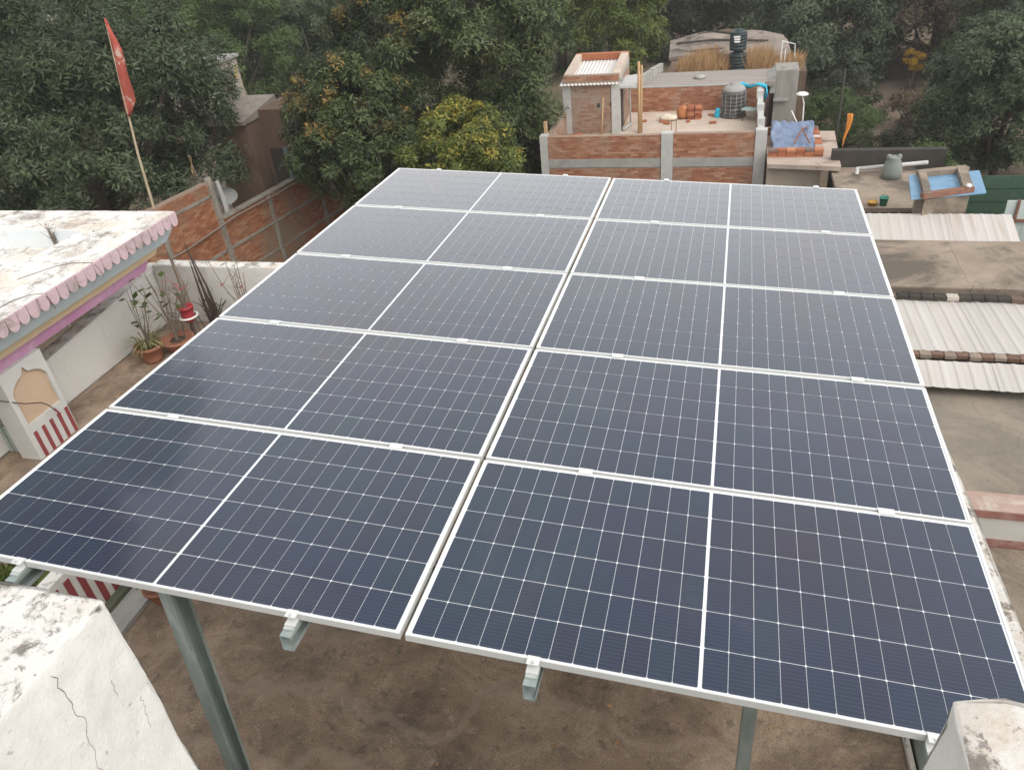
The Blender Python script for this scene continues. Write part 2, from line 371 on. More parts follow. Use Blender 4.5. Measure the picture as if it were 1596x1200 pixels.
L = {'mango': leaf_material('mango leaf', MANGO), 'blueg': leaf_material('dusty dark leaf', BLUEG), 'light': leaf_material('light green leaf', LIGHT, (0.3, 0.3, 0.06), 0.35),
     'yell': leaf_material('yellow green leaf', YELL, (0.45, 0.36, 0.06), 0.35), 'olive': leaf_material('olive leaf', OLIVE, (0.16, 0.13, 0.07)),
     'brown': leaf_material('dry brown leaf', BROWN, (0.24, 0.14, 0.06)), 'flower': leaf_material('red petal', [(0, (0.4, 0.03, 0.05)), (1, (0.6, 0.08, 0.10))], (0.6, 0.1, 0.1))}

# ------------------------------------------------------------------ mesh building
class MB:
    def __init__(s):
        s.v = []; s.f = []; s.tone = []
    def quad(s, a, b, c, d, tone=0.5):
        n = len(s.v); s.v += [a, b, c, d]; s.f.append((n, n + 1, n + 2, n + 3)); s.tone.append(tone)
    def hexa(s, p, tone=0.5):
        """8 points: bottom loop then top loop"""
        n = len(s.v); s.v += [tuple(q) for q in p]
        for f in ((3, 2, 1, 0), (4, 5, 6, 7), (0, 1, 5, 4), (1, 2, 6, 5), (2, 3, 7, 6), (3, 0, 4, 7)):
            s.f.append(tuple(n + i for i in f)); s.tone.append(tone)
        return s
    def box(s, x0, x1, y0, y1, z0, z1, tone=0.5):
        return s.hexa(((x0, y0, z0), (x1, y0, z0), (x1, y1, z0), (x0, y1, z0), (x0, y0, z1), (x1, y0, z1), (x1, y1, z1), (x0, y1, z1)), tone)
    def fbox(s, xb, yb, zb, xt, yt, zt):
        """frustum: bottom rectangle xb=(x0,x1), yb at zb, top at zt"""
        return s.hexa(((xb[0], yb[0], zb), (xb[1], yb[0], zb), (xb[1], yb[1], zb), (xb[0], yb[1], zb), (xt[0], yt[0], zt), (xt[1], yt[0], zt), (xt[1], yt[1], zt), (xt[0], yt[1], zt)))
    def obox(s, o, u, n, a0, a1, b0, b1, z0, z1, tone=0.5):
        """box in a frame: origin o, horizontal direction u, horizontal normal n"""
        P = lambda a, b, z: (o[0] + u[0] * a + n[0] * b, o[1] + u[1] * a + n[1] * b, z)
        return s.hexa((P(a0, b0, z0), P(a1, b0, z0), P(a1, b1, z0), P(a0, b1, z0), P(a0, b0, z1), P(a1, b0, z1), P(a1, b1, z1), P(a0, b1, z1)), tone)
    def slab(s, top, th):
        """prism below four top points"""
        return s.hexa([(p[0], p[1], p[2] - th) for p in top] + list(top))
    def tube(s, path, rad, n=8, cap=True):
        path = [Vector(p) for p in path]
        if not hasattr(rad, '__len__'):
            rad = [rad] * len(path)
        b = len(s.v)
        prev = None
        for i, p in enumerate(path):
            d = (path[min(i + 1, len(path) - 1)] - path[max(i - 1, 0)]).normalized()
            if prev is None:
                a = Vector((0, 0, 1)) if abs(d.z) < 0.9 else Vector((1, 0, 0))
                prev = d.cross(a).normalized()
            x = (prev - d * prev.dot(d)).normalized(); prev = x
            y = d.cross(x)
            for k in range(n):
                t = 2 * math.pi * k / n
                s.v.append(tuple(p + (x * math.cos(t) + y * math.sin(t)) * rad[i]))
        for i in range(len(path) - 1):
            for k in range(n):
                s.f.append((b + i * n + k, b + i * n + (k + 1) % n, b + (i + 1) * n + (k + 1) % n, b + (i + 1) * n + k)); s.tone.append(0.5)
        if cap:
            s.f.append(tuple(b + k for k in range(n))[::-1]); s.tone.append(0.5)
            e = b + (len(path) - 1) * n
            s.f.append(tuple(e + k for k in range(n))); s.tone.append(0.5)
        return s
    def lathe(s, cx, cy, prof, n=20, cap=True):
        b = len(s.v)
        for r, z in prof:
            for k in range(n):
                t = 2 * math.pi * k / n
                s.v.append((cx + r * math.cos(t), cy + r * math.sin(t), z))
        for i in range(len(prof) - 1):
            for k in range(n):
                s.f.append((b + i * n + k, b + i * n + (k + 1) % n, b + (i + 1) * n + (k + 1) % n, b + (i + 1) * n + k)); s.tone.append(0.5)
        if cap:
            s.f.append(tuple(b + k for k in range(n))[::-1]); s.tone.append(0.5)
            e = b + (len(prof) - 1) * n
            s.f.append(tuple(e + k for k in range(n))); s.tone.append(0.5)
        return s
    def poly(s, loop, off):
        """closed polygon loop (3-D points) extruded by the vector off"""
        n = len(loop); b = len(s.v)
        s.v += [tuple(p) for p in loop] + [tuple(Vector(p) + Vector(off)) for p in loop]
        s.f.append(tuple(range(b, b + n))); s.f.append(tuple(range(b + 2 * n - 1, b + n - 1, -1))); s.tone += [0.5, 0.5]
        for i in range(n):
            j = (i + 1) % n
            s.f.append((b + j, b + i, b + n + i, b + n + j)); s.tone.append(0.5)
        return s
    def sheet(s, grid, th=0.004):
        """bent thin cloth or sheet given as rows of points, with real thickness"""
        rows = len(grid); cols = len(grid[0]); b = len(s.v)
        g = [[Vector(p) for p in r] for r in grid]
        nrm = []
        for i in range(rows):
            for j in range(cols):
                du = g[i][min(j + 1, cols - 1)] - g[i][max(j - 1, 0)]
                dv = g[min(i + 1, rows - 1)][j] - g[max(i - 1, 0)][j]
                nn = du.cross(dv)
                nrm.append(nn.normalized() if nn.length > 1e-9 else Vector((0, 0, 1)))
        flat = [p for r in g for p in r]
        s.v += [tuple(p + n * th / 2) for p, n in zip(flat, nrm)] + [tuple(p - n * th / 2) for p, n in zip(flat, nrm)]
        K = rows * cols
        for i in range(rows - 1):
            for j in range(cols - 1):
                q = (b + i * cols + j, b + i * cols + j + 1, b + (i + 1) * cols + j + 1, b + (i + 1) * cols + j)
                s.f.append(q); s.f.append(tuple(x + K for x in q[::-1])); s.tone += [0.5, 0.5]
        edge = [(i, 0) for i in range(rows)] + [(rows - 1, j) for j in range(1, cols)] + [(i, cols - 1) for i in range(rows - 2, -1, -1)] + [(0, j) for j in range(cols - 2, 0, -1)]
        for a in range(len(edge)):
            i, j = edge[a]; k, l = edge[(a + 1) % len(edge)]
            p, q = b + i * cols + j, b + k * cols + l
            s.f.append((p, q, q + K, p + K)); s.tone.append(0.5)
        return s
    def mesh(s, name, mat, org=(0, 0, 0), smooth=False):
        me = bpy.data.meshes.new(name)
        v = np.array(s.v, float) - np.array(org)
        me.from_pydata([tuple(x) for x in v], [], s.f)
        if mat: me.materials.append(mat)
        at = me.attributes.new('tone', 'FLOAT', 'FACE')
        at.data.foreach_set('value', np.array(s.tone, np.float32))
        if smooth:
            me.shade_smooth()
        me.update()
        return me
    def build(s, name, mat, parent=None, smooth=False, local=False):
        org = (0, 0, 0)
        if parent is not None and not local:
            r = parent
            while r.parent:
                r = r.parent
            org = tuple(r.location)
        o = bpy.data.objects.new(name, s.mesh(name, mat, org, smooth))
        C.objects.link(o)
        o.parent = parent
        return o

def tag(o, label=None, cat=None, group=None, kind=None):
    if label: o['label'] = label
    if cat: o['category'] = cat
    if group: o['group'] = group
    if kind: o['kind'] = kind
    return o

def thing(name, label, cat, loc=(0, 0, 0), group=None):
    o = bpy.data.objects.new(name, None)
    o.empty_display_size = 0.2
    C.objects.link(o)
    o.location = loc
    return tag(o, label, cat, group)

def struct(name, mb, mat):
    return tag(mb.build(name, mat), kind='structure')

def copy_tree(o, parent=None):
    c = o.copy(); C.objects.link(c); c.parent = parent
    for ch in o.children:
        copy_tree(ch, c)
    return c

def wobble(o, cuts, amp, sc, seed, bevel=0.0):
    """roughen a plaster block: subdivide, round the edges, push the points about"""
    import bmesh
    bm = bmesh.new(); bm.from_mesh(o.data)
    if bevel:
        bmesh.ops.bevel(bm, geom=list(bm.edges), offset=bevel, segments=2, profile=0.6, affect='EDGES')
    bmesh.ops.triangulate(bm, faces=bm.faces[:])
    for _ in range(cuts):
        ed = [e for e in bm.edges if e.calc_length() > amp * 2.5]
        bmesh.ops.subdivide_edges(bm, edges=ed, cuts=1, use_grid_fill=True)
    from mathutils import noise as mn
    bm.normal_update()
    for v in bm.verts:
        n1 = mn.noise(v.co * sc + Vector((seed, 0, 0))); n2 = mn.noise(v.co * sc * 3.1 + Vector((0, seed, 0)))
        v.co += v.normal * amp * (n1 + 0.45 * n2)
    bm.to_mesh(o.data); bm.free()
    o.data.shade_smooth()

def bricks(mb, o, u, n, Lh, z0, z1, seed, bl=0.235, bh=0.075, j=0.008, proud=0.009, holes=(), miss=0.0, bond=0.5):
    """one box per brick, uneven, standing proud of the mortar bed; face at o + n*0"""
    rr = random.Random(seed)
    z = z0; row = 0
    while z + bh * 0.6 < z1:
        zt = min(z + bh, z1)
        a = -bl * bond if row % 2 else 0.0
        while a < Lh:
            a0, a1 = max(a, 0), min(a + bl - j, Lh)
            if a1 - a0 > 0.03 and rr.random() > miss and not any(h[0] < (a0 + a1) / 2 < h[1] and h[2] < (z + zt) / 2 < h[3] for h in holes):
                pr = proud * rr.uniform(0.6, 1.2)
                mb.obox(o, u, n, a0, a1, -0.02, pr, z + rr.uniform(-.002, .002), zt - j, rr.random())
            a += bl
        z += bh; row += 1

def crown_mesh(name, mat, r, seed, nclump=90, ros=26, leaves=7, ll=0.26, lw=0.075, flush=0.0, flush_up=0.35, inner=0.25, lob=0.28, droop=0.35, rc=0.24):
    """many leaves in rosettes, rosettes on clumps, clumps spread through a lumpy volume of half-sizes r"""
    g = np.random.default_rng(seed)
    r = np.array(r, float)
    d = g.normal(size=(nclump, 3)); d[:, 2] += 0.25
    d /= np.linalg.norm(d, axis=1)[:, None]
    lobes = g.normal(size=(7, 3)); lobes /= np.linalg.norm(lobes, axis=1)[:, None]
    k = 1 + lob * (np.max(d @ lobes.T, axis=1) - 0.75) * 2
    rad = np.where(g.random(nclump) < inner, g.uniform(0.25, 0.7, nclump), g.uniform(0.72, 0.98, nclump)) * k
    cc = d * rad[:, None] * r
    cr = rc * r.mean() * g.uniform(0.6, 1.35, nclump)
    ctone = g.uniform(-0.2, 0.2, nclump)
    cfl = (g.random(nclump) < flush) & (d[:, 2] > flush_up - 0.3)
    ros = int(ros * 1.9); leaves = max(4, leaves - 1); ll *= 0.80; lw *= 0.86
    n = nclump * ros
    ci = np.repeat(np.arange(nclump), ros)
    rd = g.normal(size=(n, 3)); rd += d[ci] * 0.8; rd[:, 2] += 0.35
    rd /= np.linalg.norm(rd, axis=1)[:, None]
    p = cc[ci] + rd * cr[ci][:, None] * g.uniform(0.55, 1.0, n)[:, None] * np.array([1.1, 1.1, 0.8])
    ax = rd * 0.7 + np.array([0, 0, 0.5]) + g.normal(size=(n, 3)) * 0.2
    ax /= np.linalg.norm(ax, axis=1)[:, None]
    t0 = np.cross(ax, np.array([0.3, 0.9, 0.1])); t0 /= np.linalg.norm(t0, axis=1)[:, None]
    t1 = np.cross(ax, t0)
    nl = n * leaves
    ri = np.repeat(np.arange(n), leaves)
    ph = g.uniform(0, 2 * np.pi, nl)
    radial = t0[ri] * np.cos(ph)[:, None] + t1[ri] * np.sin(ph)[:, None]
    dirn = radial * 0.85 + ax[ri] * g.uniform(0.05, 0.6, nl)[:, None]
    dirn[:, 2] -= droop * g.uniform(0.3, 1.3, nl)
    dirn /= np.linalg.norm(dirn, axis=1)[:, None]
    side = np.cross(dirn, ax[ri]); side /= (np.linalg.norm(side, axis=1)[:, None] + 1e-6)
    up = np.cross(side, dirn)
    ln = ll * g.uniform(0.65, 1.25, nl)
    wd = lw * g.uniform(0.7, 1.2, nl)
    b = p[ri] + g.normal(size=(nl, 3)) * ll * 0.38
    mid = b + dirn * (ln * 0.45)[:, None] + up * (ln * 0.06)[:, None]
    V = np.stack([b, mid - side * wd[:, None] * 0.5, b + dirn * ln[:, None], mid + side * wd[:, None] * 0.5], 1).reshape(-1, 3)
    me = bpy.data.meshes.new(name)
    me.vertices.add(nl * 4); me.vertices.foreach_set('co', V.astype(np.float32).ravel())
    me.loops.add(nl * 4); me.loops.foreach_set('vertex_index', np.arange(nl * 4, dtype=np.int32))
    me.polygons.add(nl); me.polygons.foreach_set('loop_start', np.arange(0, nl * 4, 4, dtype=np.int32))
    me.update(calc_edges=True)
    tone = np.clip(0.5 + ctone[ci][ri] + g.normal(size=nl) * 0.2, 0, 1)
    fl = np.where((cfl[ci] & (g.random(n) < 0.5) & (rd[:, 2] > 0.15))[ri], g.uniform(0.35, 0.95, nl), 0)
    at = me.attributes.new('tone', 'FLOAT', 'FACE'); at.data.foreach_set('value', tone.astype(np.float32))
    at = me.attributes.new('flush', 'FLOAT', 'FACE'); at.data.foreach_set('value', fl.astype(np.float32))
    me.materials.append(mat)
    return me

def crown_obj(name, me, parent, off):
    o = bpy.data.objects.new(name, me); C.objects.link(o); o.parent = parent; o.location = off
    return o

GZ = -6.5
def tree(name, label, c, r, mat, seed, group=None, cat='tree', **kw):
    t = thing(name, label, cat, (c[0], c[1], GZ), group)
    crown_obj('crown', crown_mesh('crown', mat, r, seed, **kw), t, (0, 0, c[2] - GZ))
    rr = random.Random(seed)
    mb = MB()
    top = c[2] - r[2] * 0.2
    tr = max(0.08, r[0] * 0.06)
    mid = Vector((c[0] + rr.uniform(-.2, .2), c[1] + rr.uniform(-.2, .2), (GZ + top) / 2 - 0.4))
    mb.tube([(c[0], c[1], GZ - 0.1), (c[0], c[1], GZ + 0.5), mid, (c[0], c[1], top)], [tr * 1.5, tr, tr * 0.85, tr * 0.5], 8)
    for k in range(6):
        a = k * 1.05 + rr.uniform(-.3, .3)
        e = Vector((c[0] + math.cos(a) * r[0] * 0.75, c[1] + math.sin(a) * r[1] * 0.75, c[2] + r[2] * rr.uniform(-.35, .55)))
        m = mid.lerp(e, 0.5) + Vector((0, 0, -0.15 * r[2]))
        mb.tube([mid, m, e], [tr * 0.6, tr * 0.4, tr * 0.12], 6)
    mb.build('trunk', M['bark'], t, True)
    return t

# ================================================================== SETTING
g = MB()
g.quad((-120, -60, GZ), (120, -60, GZ), (120, 180, GZ), (-120, 180, GZ))
struct('ground', g, M['ground'])
g = MB()
pp = [(8.0, 30.2), (8.9, 34), (10.2, 42), (12.2, 52), (15, 66)]
for i in range(len(pp) - 1):
    w0, w1 = 1.2, 1.3
    a, b = pp[i], pp[i + 1]
    g.quad((a[0] - w0, a[1], GZ + 0.004), (a[0] + w0, a[1], GZ + 0.004), (b[0] + w1, b[1], GZ + 0.004), (b[0] - w1, b[1], GZ + 0.004))
struct('path', g, M['path'])
struct('terrace_floor', MB().box(-4.2, 4.9, -3.2, 6.28, -0.18, 0.0), M['floor'])

# the house that carries the terrace
t = thing('host_house', 'plain cement house under the brown terrace with the solar panels', 'house', (0.3, 1.5, GZ))
MB().box(-4.1, 4.8, -3.1, 6.2, GZ, -0.183).build('wall', M['shaded_wall'], t)
# stair tower the picture is taken from
t = thing('stair_tower', 'cement stair tower the two white parapet ends stand on', 'building', (3, -3, 0))
MB().box(-1.2, 6.2, -3.0, -1.02, 0.0, 2.55).build('wall', M['wplaster2'], t)
MB().box(-1.3, 6.3, -3.1, -0.95, 2.553, 2.7).build('roof', M['conc'], t)

def parapet_end(label, x0, x1, seed, y0=-1.36, y1=-0.985, z1=3.6, amp=0.008):
    t = thing('parapet_wall', label, 'wall', ((x0 + x1) / 2, -1.11, 2.7), 'parapet ends of the stair tower')
    o = MB().box(x0, x1, y0, y1, 2.703, z1).build('plaster_block', M['wplaster'], t)
    wobble(o, 6, amp, 8.0, seed, 0.009)
    return t
pe_left = parapet_end('thick white parapet end with cracked plaster face and lichen top, bottom left corner', 0.9, 2.27, 3)
pw = parapet_end('rough white parapet end with black spotted top, bottom right corner', 3.81, 4.9, 11, -1.36, -0.915, 3.6, 0.016)
# cracks in the plaster of the left end face
t = thing('plaster_crack', 'thin dark crack running down the left white parapet end', 'crack', (2.28, -1.1, 3.4))
from mathutils.bvhtree import BVHTree
blk = [c for c in pe_left.children][0]
bv = BVHTree.FromPolygons([v.co + pe_left.location for v in blk.data.vertices], [tuple(p_.vertices) for p_ in blk.data.polygons])
rr = random.Random(2)
for (a, b, L_, w_) in ((-1.15, 3.575, .36, .0008), (-1.06, 3.44, .06, .0006), (-1.02, 3.33, .10, .0004)):
    p = []
    for k in range(int(L_ / .008)):
        h = bv.ray_cast(Vector((2.8, a, b)), Vector((-1, 0, 0)))
        if h[0] is not None:
            p.append(h[0] + Vector((.0002, 0, 0)))
        a += rr.uniform(-.0055, .0045); b -= .008
    mb = MB(); mb.tube(p, [max(.0004, w_ * (1 - k / len(p)) * rr.uniform(.4, 1.2)) for k in range(len(p))], 4); mb.build('crack_line', M['black_wall'], t)

# ================================================================== SOLAR PANELS
PR = Matrix(((0.99859, -0.00139, 0.05305, 0), (0.0, 0.99966, 0.02619, 0), (-0.05307, -0.02616, 0.99825, 0), (0, 0, 0, 1)))
PO = Matrix.Translation((0, 0, 2.4)) @ PR
def panel_pt(x, y, z=0.0):
    return PO @ Vector((x, y, z))
PW, PH, GX, GY = 2.278, 1.134, 0.0235, 0.024
FD = 0.035
fm = MB()
LX, LY = 0.012, 0.009
for (x0, x1, y0, y1) in ((0, PW, 0, LY), (0, PW, PH - LY, PH), (0, LX, LY, PH - LY), (PW - LX, PW, LY, PH - LY)):
    fm.box(x0, x1, y0, y1, -FD, 0.0)
frame_me = fm.mesh('frame', M['alu'])
back_me = MB().box(LX, PW - LX, LY, PH - LY, -0.008, -0.0035).mesh('backsheet', M['back'])
CPX, CPY, MIDX = (PW - 2 * 0.021 - 0.013) / 24, (PH - 2 * 0.0145) / 6, 0.013
ch = 0.0042
hx, hy = CPX / 2 - 0.0011, CPY / 2 - 0.0017
cm = bpy.data.meshes.new('cell')
cm.from_pydata([(-hx + ch, -hy, 0), (hx - ch, -hy, 0), (hx, -hy + ch, 0), (hx, hy - ch, 0), (hx - ch, hy, 0), (-hx + ch, hy, 0), (-hx, hy - ch, 0), (-hx, -hy + ch, 0)] +
               [(-hx + ch, -hy, -0.001), (hx - ch, -hy, -0.001), (hx, -hy + ch, -0.001), (hx, hy - ch, -0.001), (hx - ch, hy, -0.001), (-hx + ch, hy, -0.001), (-hx, hy - ch, -0.001), (-hx, -hy + ch, -0.001)],
               [], [tuple(range(8))] + [(i, 8 + i, 8 + (i + 1) % 8, (i + 1) % 8) for i in range(8)])
cm.materials.append(M['cell'])
ROWN = ['front row', 'second row from the front', 'middle row', 'second row from the back', 'back row']
COLN = [('left', ['cut off by the picture edge', 'beside the barred house pillar', 'beside the flower pots', 'before the orange brick wall', 'under the mango trees']),
        ('right', ['at the spotted parapet end', 'by the red banded wall', 'beside the brown roof', 'beside white sheet roofs', 'before the brick house'])]
for col in range(2):
    for row in range(5):
        p = thing('solar_panel', 'dark blue solar panel, %s column, %s, %s' % (COLN[col][0], ROWN[row], COLN[col][1][row]), 'solar panel', group='solar panels of the rooftop array')
        jig = Matrix.Rotation(rnd.uniform(-.0012, .0012), 4, 'Z')
        p.matrix_world = PO @ Matrix.Translation((col * (PW + GX), row * (PH + GY), rnd.uniform(-.002, .001))) @ jig @ Matrix.Rotation(R(rnd.uniform(-.10, .10)), 4, 'X') @ Matrix.Rotation(R(rnd.uniform(-.05, .05)), 4, 'Y')
        for nm, me in (('frame', frame_me), ('backsheet', back_me)):
            o = bpy.data.objects.new(nm, me); C.objects.link(o); o.parent = p
        for i in range(24):
            for j in range(6):
                o = bpy.data.objects.new('cell', cm); C.objects.link(o); o.parent = p
                o.location = (0.021 + CPX * (i + 0.5) + (MIDX if i >= 12 else 0), 0.0145 + CPY * (j + 0.5), -0.0022)

# mounting structure
rack = thing('mounting_frame', 'galvanised steel frame of channels and posts carrying the solar panels', 'solar frame', (0, 0, 0))
CLX = (0.45, 1.81, 2.825, 4.22)
ptop = 'x'
def channel(mb, P, w, d, th, a0, a1, lip=0.015):
    """C section along local Y: P(x,y,z) maps, open side towards +X"""
    for (x0, x1, z0, z1) in ((0, th, -d, 0), (th, w, -th, 0), (th, w, -d, -d + th), (w - th, w, -lip - th, -th), (w - th, w, -d + th, -d + th + lip)):
        mb.hexa([P(x0, a0, z0), P(x1, a0, z0), P(x1, a1, z0), P(x0, a1, z0), P(x0, a0, z1), P(x1, a0, z1), P(x1, a1, z1), P(x0, a1, z1)])
for x in CLX:
    mb = MB(); channel(mb, lambda a, b, c: panel_pt(x - 0.025 + a, b, -FD - 0.012 + c), 0.05, 0.085, 0.004, -0.085, 5.87)
    mb.build('purlin', M['galv'], rack)
    mb = MB()                                   # upper rail the clamps bolt to
    P = lambda a, b, c: panel_pt(x + a, b, c)
    mb.hexa([P(-.022, -.055, -FD - .0115), P(.022, -.055, -FD - .0115), P(.022, 5.84, -FD - .0115), P(-.022, 5.84, -FD - .0115), P(-.022, -.055, -FD - .001), P(.022, -.055, -FD - .001), P(.022, 5.84, -FD - .001), P(-.022, 5.84, -FD - .001)])
    mb.build('rail', M['galv2'], rack)
    for end, s in ((0.0, -1), (5 * PH + 4 * GY, 1)):
        mb = MB()
        for (b0, b1, c0, c1) in ((-0.012, 0.028, 0.001, 0.005), (0.004, 0.008, -FD, 0.001), (0.008, 0.040, -FD, -FD + 0.004)):
            ys = sorted((end + s * b0, end + s * b1))
            mb.hexa([P(-.024, ys[0], c0), P(.024, ys[0], c0), P(.024, ys[1], c0), P(-.024, ys[1], c0), P(-.024, ys[0], c1), P(.024, ys[0], c1), P(.024, ys[1], c1), P(-.024, ys[1], c1)])
        cl = mb.build('end_clamp', M['alu'], rack)
        mb = MB(); q = panel_pt(x, end + s * 0.018, 0.005); q2 = panel_pt(x, end + s * 0.018, 0.012)
        mb.tube([q, q2], 0.0065, 6); mb.build('bolt', M['galv2'], cl)
    for k in range(4):
        y = (k + 1) * PH + k * GY + GY / 2
        mb = MB()
        mb.hexa([P(-.035, y - .02, .0008), P(.035, y - .02, .0008), P(.035, y + .02, .0008), P(-.035, y + .02, .0008), P(-.035, y - .02, .0048), P(.035, y - .02, .0048), P(.035, y + .02, .0048), P(-.035, y + .02, .0048)])
        mb.build('mid_clamp', M['alu'], rack)
for yy in (0.22, 2.0, 3.9, 5.55):
    mb = MB()
    Q = lambda a, b, c: panel_pt(b, yy + a, -FD - 0.1 + c)
    channel(mb, Q, 0.06, 0.1, 0.004, 0.2, 4.45)
    mb.build('rafter', M['galv'], rack)
for (x, y) in ((1.08, 0.06), (3.66, 0.72), (1.3, 2.05), (3.62, 4.0), (1.3, 4.0), (1.3, 5.6), (3.62, 5.6)):
    zt = panel_pt(x, y, -FD - 0.02 if y < 0.1 else -FD - .2).z
    mb = MB()
    th = 0.004
    for (x0, x1, y0, y1) in ((0, 0.05, 0, th), (0, th, th, 0.10), (0, 0.05, 0.10, 0.10 + th), (0.05 - th, 0.05, th, 0.018), (0.05 - th, 0.05, 0.086, 0.10)):
        lean = -0.22 if y < 0.1 else 0.0
        A = lambda xx, yy_, zz, dx: (x + xx * 1.3 + dx, y + yy_, zz)
        mb.hexa([A(x0, y0, .012, lean), A(x1, y0, .012, lean), A(x1, y1, .012, lean), A(x0, y1, .012, lean), A(x0, y0, zt, 0), A(x1, y0, zt, 0), A(x1, y1, zt, 0), A(x0, y1, zt, 0)])
    po = mb.build('post', M['galv'], rack)
    MB().box(x - 0.05 + lean, x + 0.12 + lean, y - 0.03, y + 0.14, 0.0005, 0.0115).build('base_plate', M['galv'], po)

# ================================================================== TERRACE EDGES
def parapet(label, pts, z0, z1, th, mat, seed, name='parapet_wall', amp=0.012):
    (x0, y0), (x1, y1) = pts
    Lh = math.hypot(x1 - x0, y1 - y0)
    u = ((x1 - x0) / Lh, (y1 - y0) / Lh); n = (-u[1], u[0])
    t = thing(name, label, 'wall', ((x0 + x1) / 2, (y0 + y1) / 2, z0))
    o = MB().obox((x0, y0), u, n, 0, Lh, 0, th, z0, z1).build('plastered_wall', mat, t)
    wobble(o, 6, amp, 2.4, seed, 0.02)
    return t
t = thing('parapet_wall', 'white terrace parapet on the left, running away beside the flower pots', 'wall', (-4.1, 3.7, 0))
o = MB().hexa([(-4.2, 1.0, .003), (-4.0, 1.0, .003), (-4.0, 6.32, .003), (-4.2, 6.32, .003), (-4.2, 1.0, .36), (-4.0, 1.0, .36), (-4.0, 6.32, .80), (-4.2, 6.32, .80)]).build('plastered_wall', M['wplaster2'], t)
wobble(o, 6, .012, 2.4, 21, .02)
parapet('white far terrace parapet with brown drip stains below its top', ((-3.985, 6.12), (-3.985 + 9.0, 6.12)), 0.003, 0.845, 0.2, M['wplaster2'], 22)
pr_ = parapet('narrow white parapet with dark cracks along the right panel edge', ((5.20, 1.0), (4.96, 6.08)), -0.2, 0.95, 0.24, M['wplaster'], 23)
t2 = thing('floor_kerb', 'thin pale kerb with a mossy back at the foot of the right parapet', 'kerb', (4.8, 1, 0))
MB().obox((4.78, 0.4), (-.047, .999), (-.999, -.047), 0, 5.2, -0.14, 0.0, 0.003, 0.04).build('ledge', M['moss'], t2)
MB().obox((4.735, 0.4), (-.047, .999), (-.999, -.047), 0, 5.2, -0.03, 0.0, 0.003, 0.045).build('pale_edge', M['wplaster2'], t2)

# low wall with red bars, near left under the panels
t = thing('barred_wall', 'low white wall with dark red bars under the near left panels', 'wall', (-1.3, 1.2, 0))
MB().box(-1.42, -1.30, 0.2, 1.74, 0.003, 0.62).build('plaster', M['wplaster2'], t)
MB().box(-1.45, -1.27, 1.745, 1.86, 0.003, 0.70).build('end_pillar', M['wplaster2'], t)
for k in range(12):
    y = 0.3 + k * 0.115
    MB().box(-1.30, -1.292, y, y + 0.055, 0.1, 0.56).build('bar', M['redpaint'], t)
MB().box(-1.30, -1.22, 0.2, 1.9, 0.003, 0.09).build('mossy_plinth', M['moss'], t)
MB().box(-1.22, -1.0, 0.2, 2.2, 0.003, 0.045).build('ledge', M['conc'], t)

def leafy(name, me_seed, parent, c, r, mat, **kw):
    me = crown_mesh(name, mat, r, me_seed, **kw)
    r0 = parent
    return crown_obj(name, me, parent, Vector(c) - Vector(parent.location))

def pot(label, x, y, z=0.0, rad=0.13, h=0.2, group='clay flower pots on the terrace'):
    t = thing('flower_pot', label, 'flower pot', (x, y, z), group)
    MB().lathe(x, y, [(rad * .62, z + .001), (rad * .72, z + h * .2), (rad * .92, z + h * .8), (rad * 1.06, z + h * .82), (rad * 1.08, z + h), (rad * .94, z + h), (rad * .9, z + h * .86)], 20).build('pot_body', M['terracotta'], t, True)
    MB().lathe(x, y, [(rad * .9, z + h * .80), (rad * .9, z + h * .84), (0.01, z + h * .88)], 16).build('soil', M['soil'], t, True)
    return t

def twigs(mb, x, y, z, h, n, seed, spread=0.3, r=0.008):
    rr = random.Random(seed)
    tips = []
    for k in range(n):
        a = rr.uniform(0, 6.28); s = rr.uniform(.2, 1) * spread; hh = h * rr.uniform(.55, 1)
        p = [Vector((x, y, z)) + Vector((rr.uniform(-.02, .02), rr.uniform(-.02, .02), 0))]
        for q in (0.35, 0.7, 1.0):
            p.append(Vector((x + math.cos(a) * s * q ** 1.3 + rr.uniform(-.02, .02), y + math.sin(a) * s * q ** 1.3 + rr.uniform(-.02, .02), z + hh * q)))
        mb.tube(p, [r, r * .8, r * .55, r * .3], 5)
        tips += p[2:]
        for _ in range(2):
            b = p[rr.choice((1, 2))]
            e = b + Vector((rr.uniform(-.12, .12), rr.uniform(-.12, .12), rr.uniform(.04, .16)))
            mb.tube([b, e], [r * .5, r * .2], 4); tips.append(e)
    return tips

def leaves_at(tips, parent, mat, seed, size=0.08, per=3, name='leaves', prob=0.6):
    rr = random.Random(seed); mb = MB()
    for tp in tips:
        if rr.random() > prob: continue
        for _ in range(per):
            a = rr.uniform(0, 6.28); d = Vector((math.cos(a), math.sin(a), rr.uniform(-.4, .5))).normalized() * size * rr.uniform(.6, 1.2)
            s = d.cross(Vector((0, 0, 1))).normalized() * size * .32
            m = tp + d * .5
            mb.quad(tp, m - s, tp + d, m + s, rr.random())
    return mb.build(name, mat, parent)

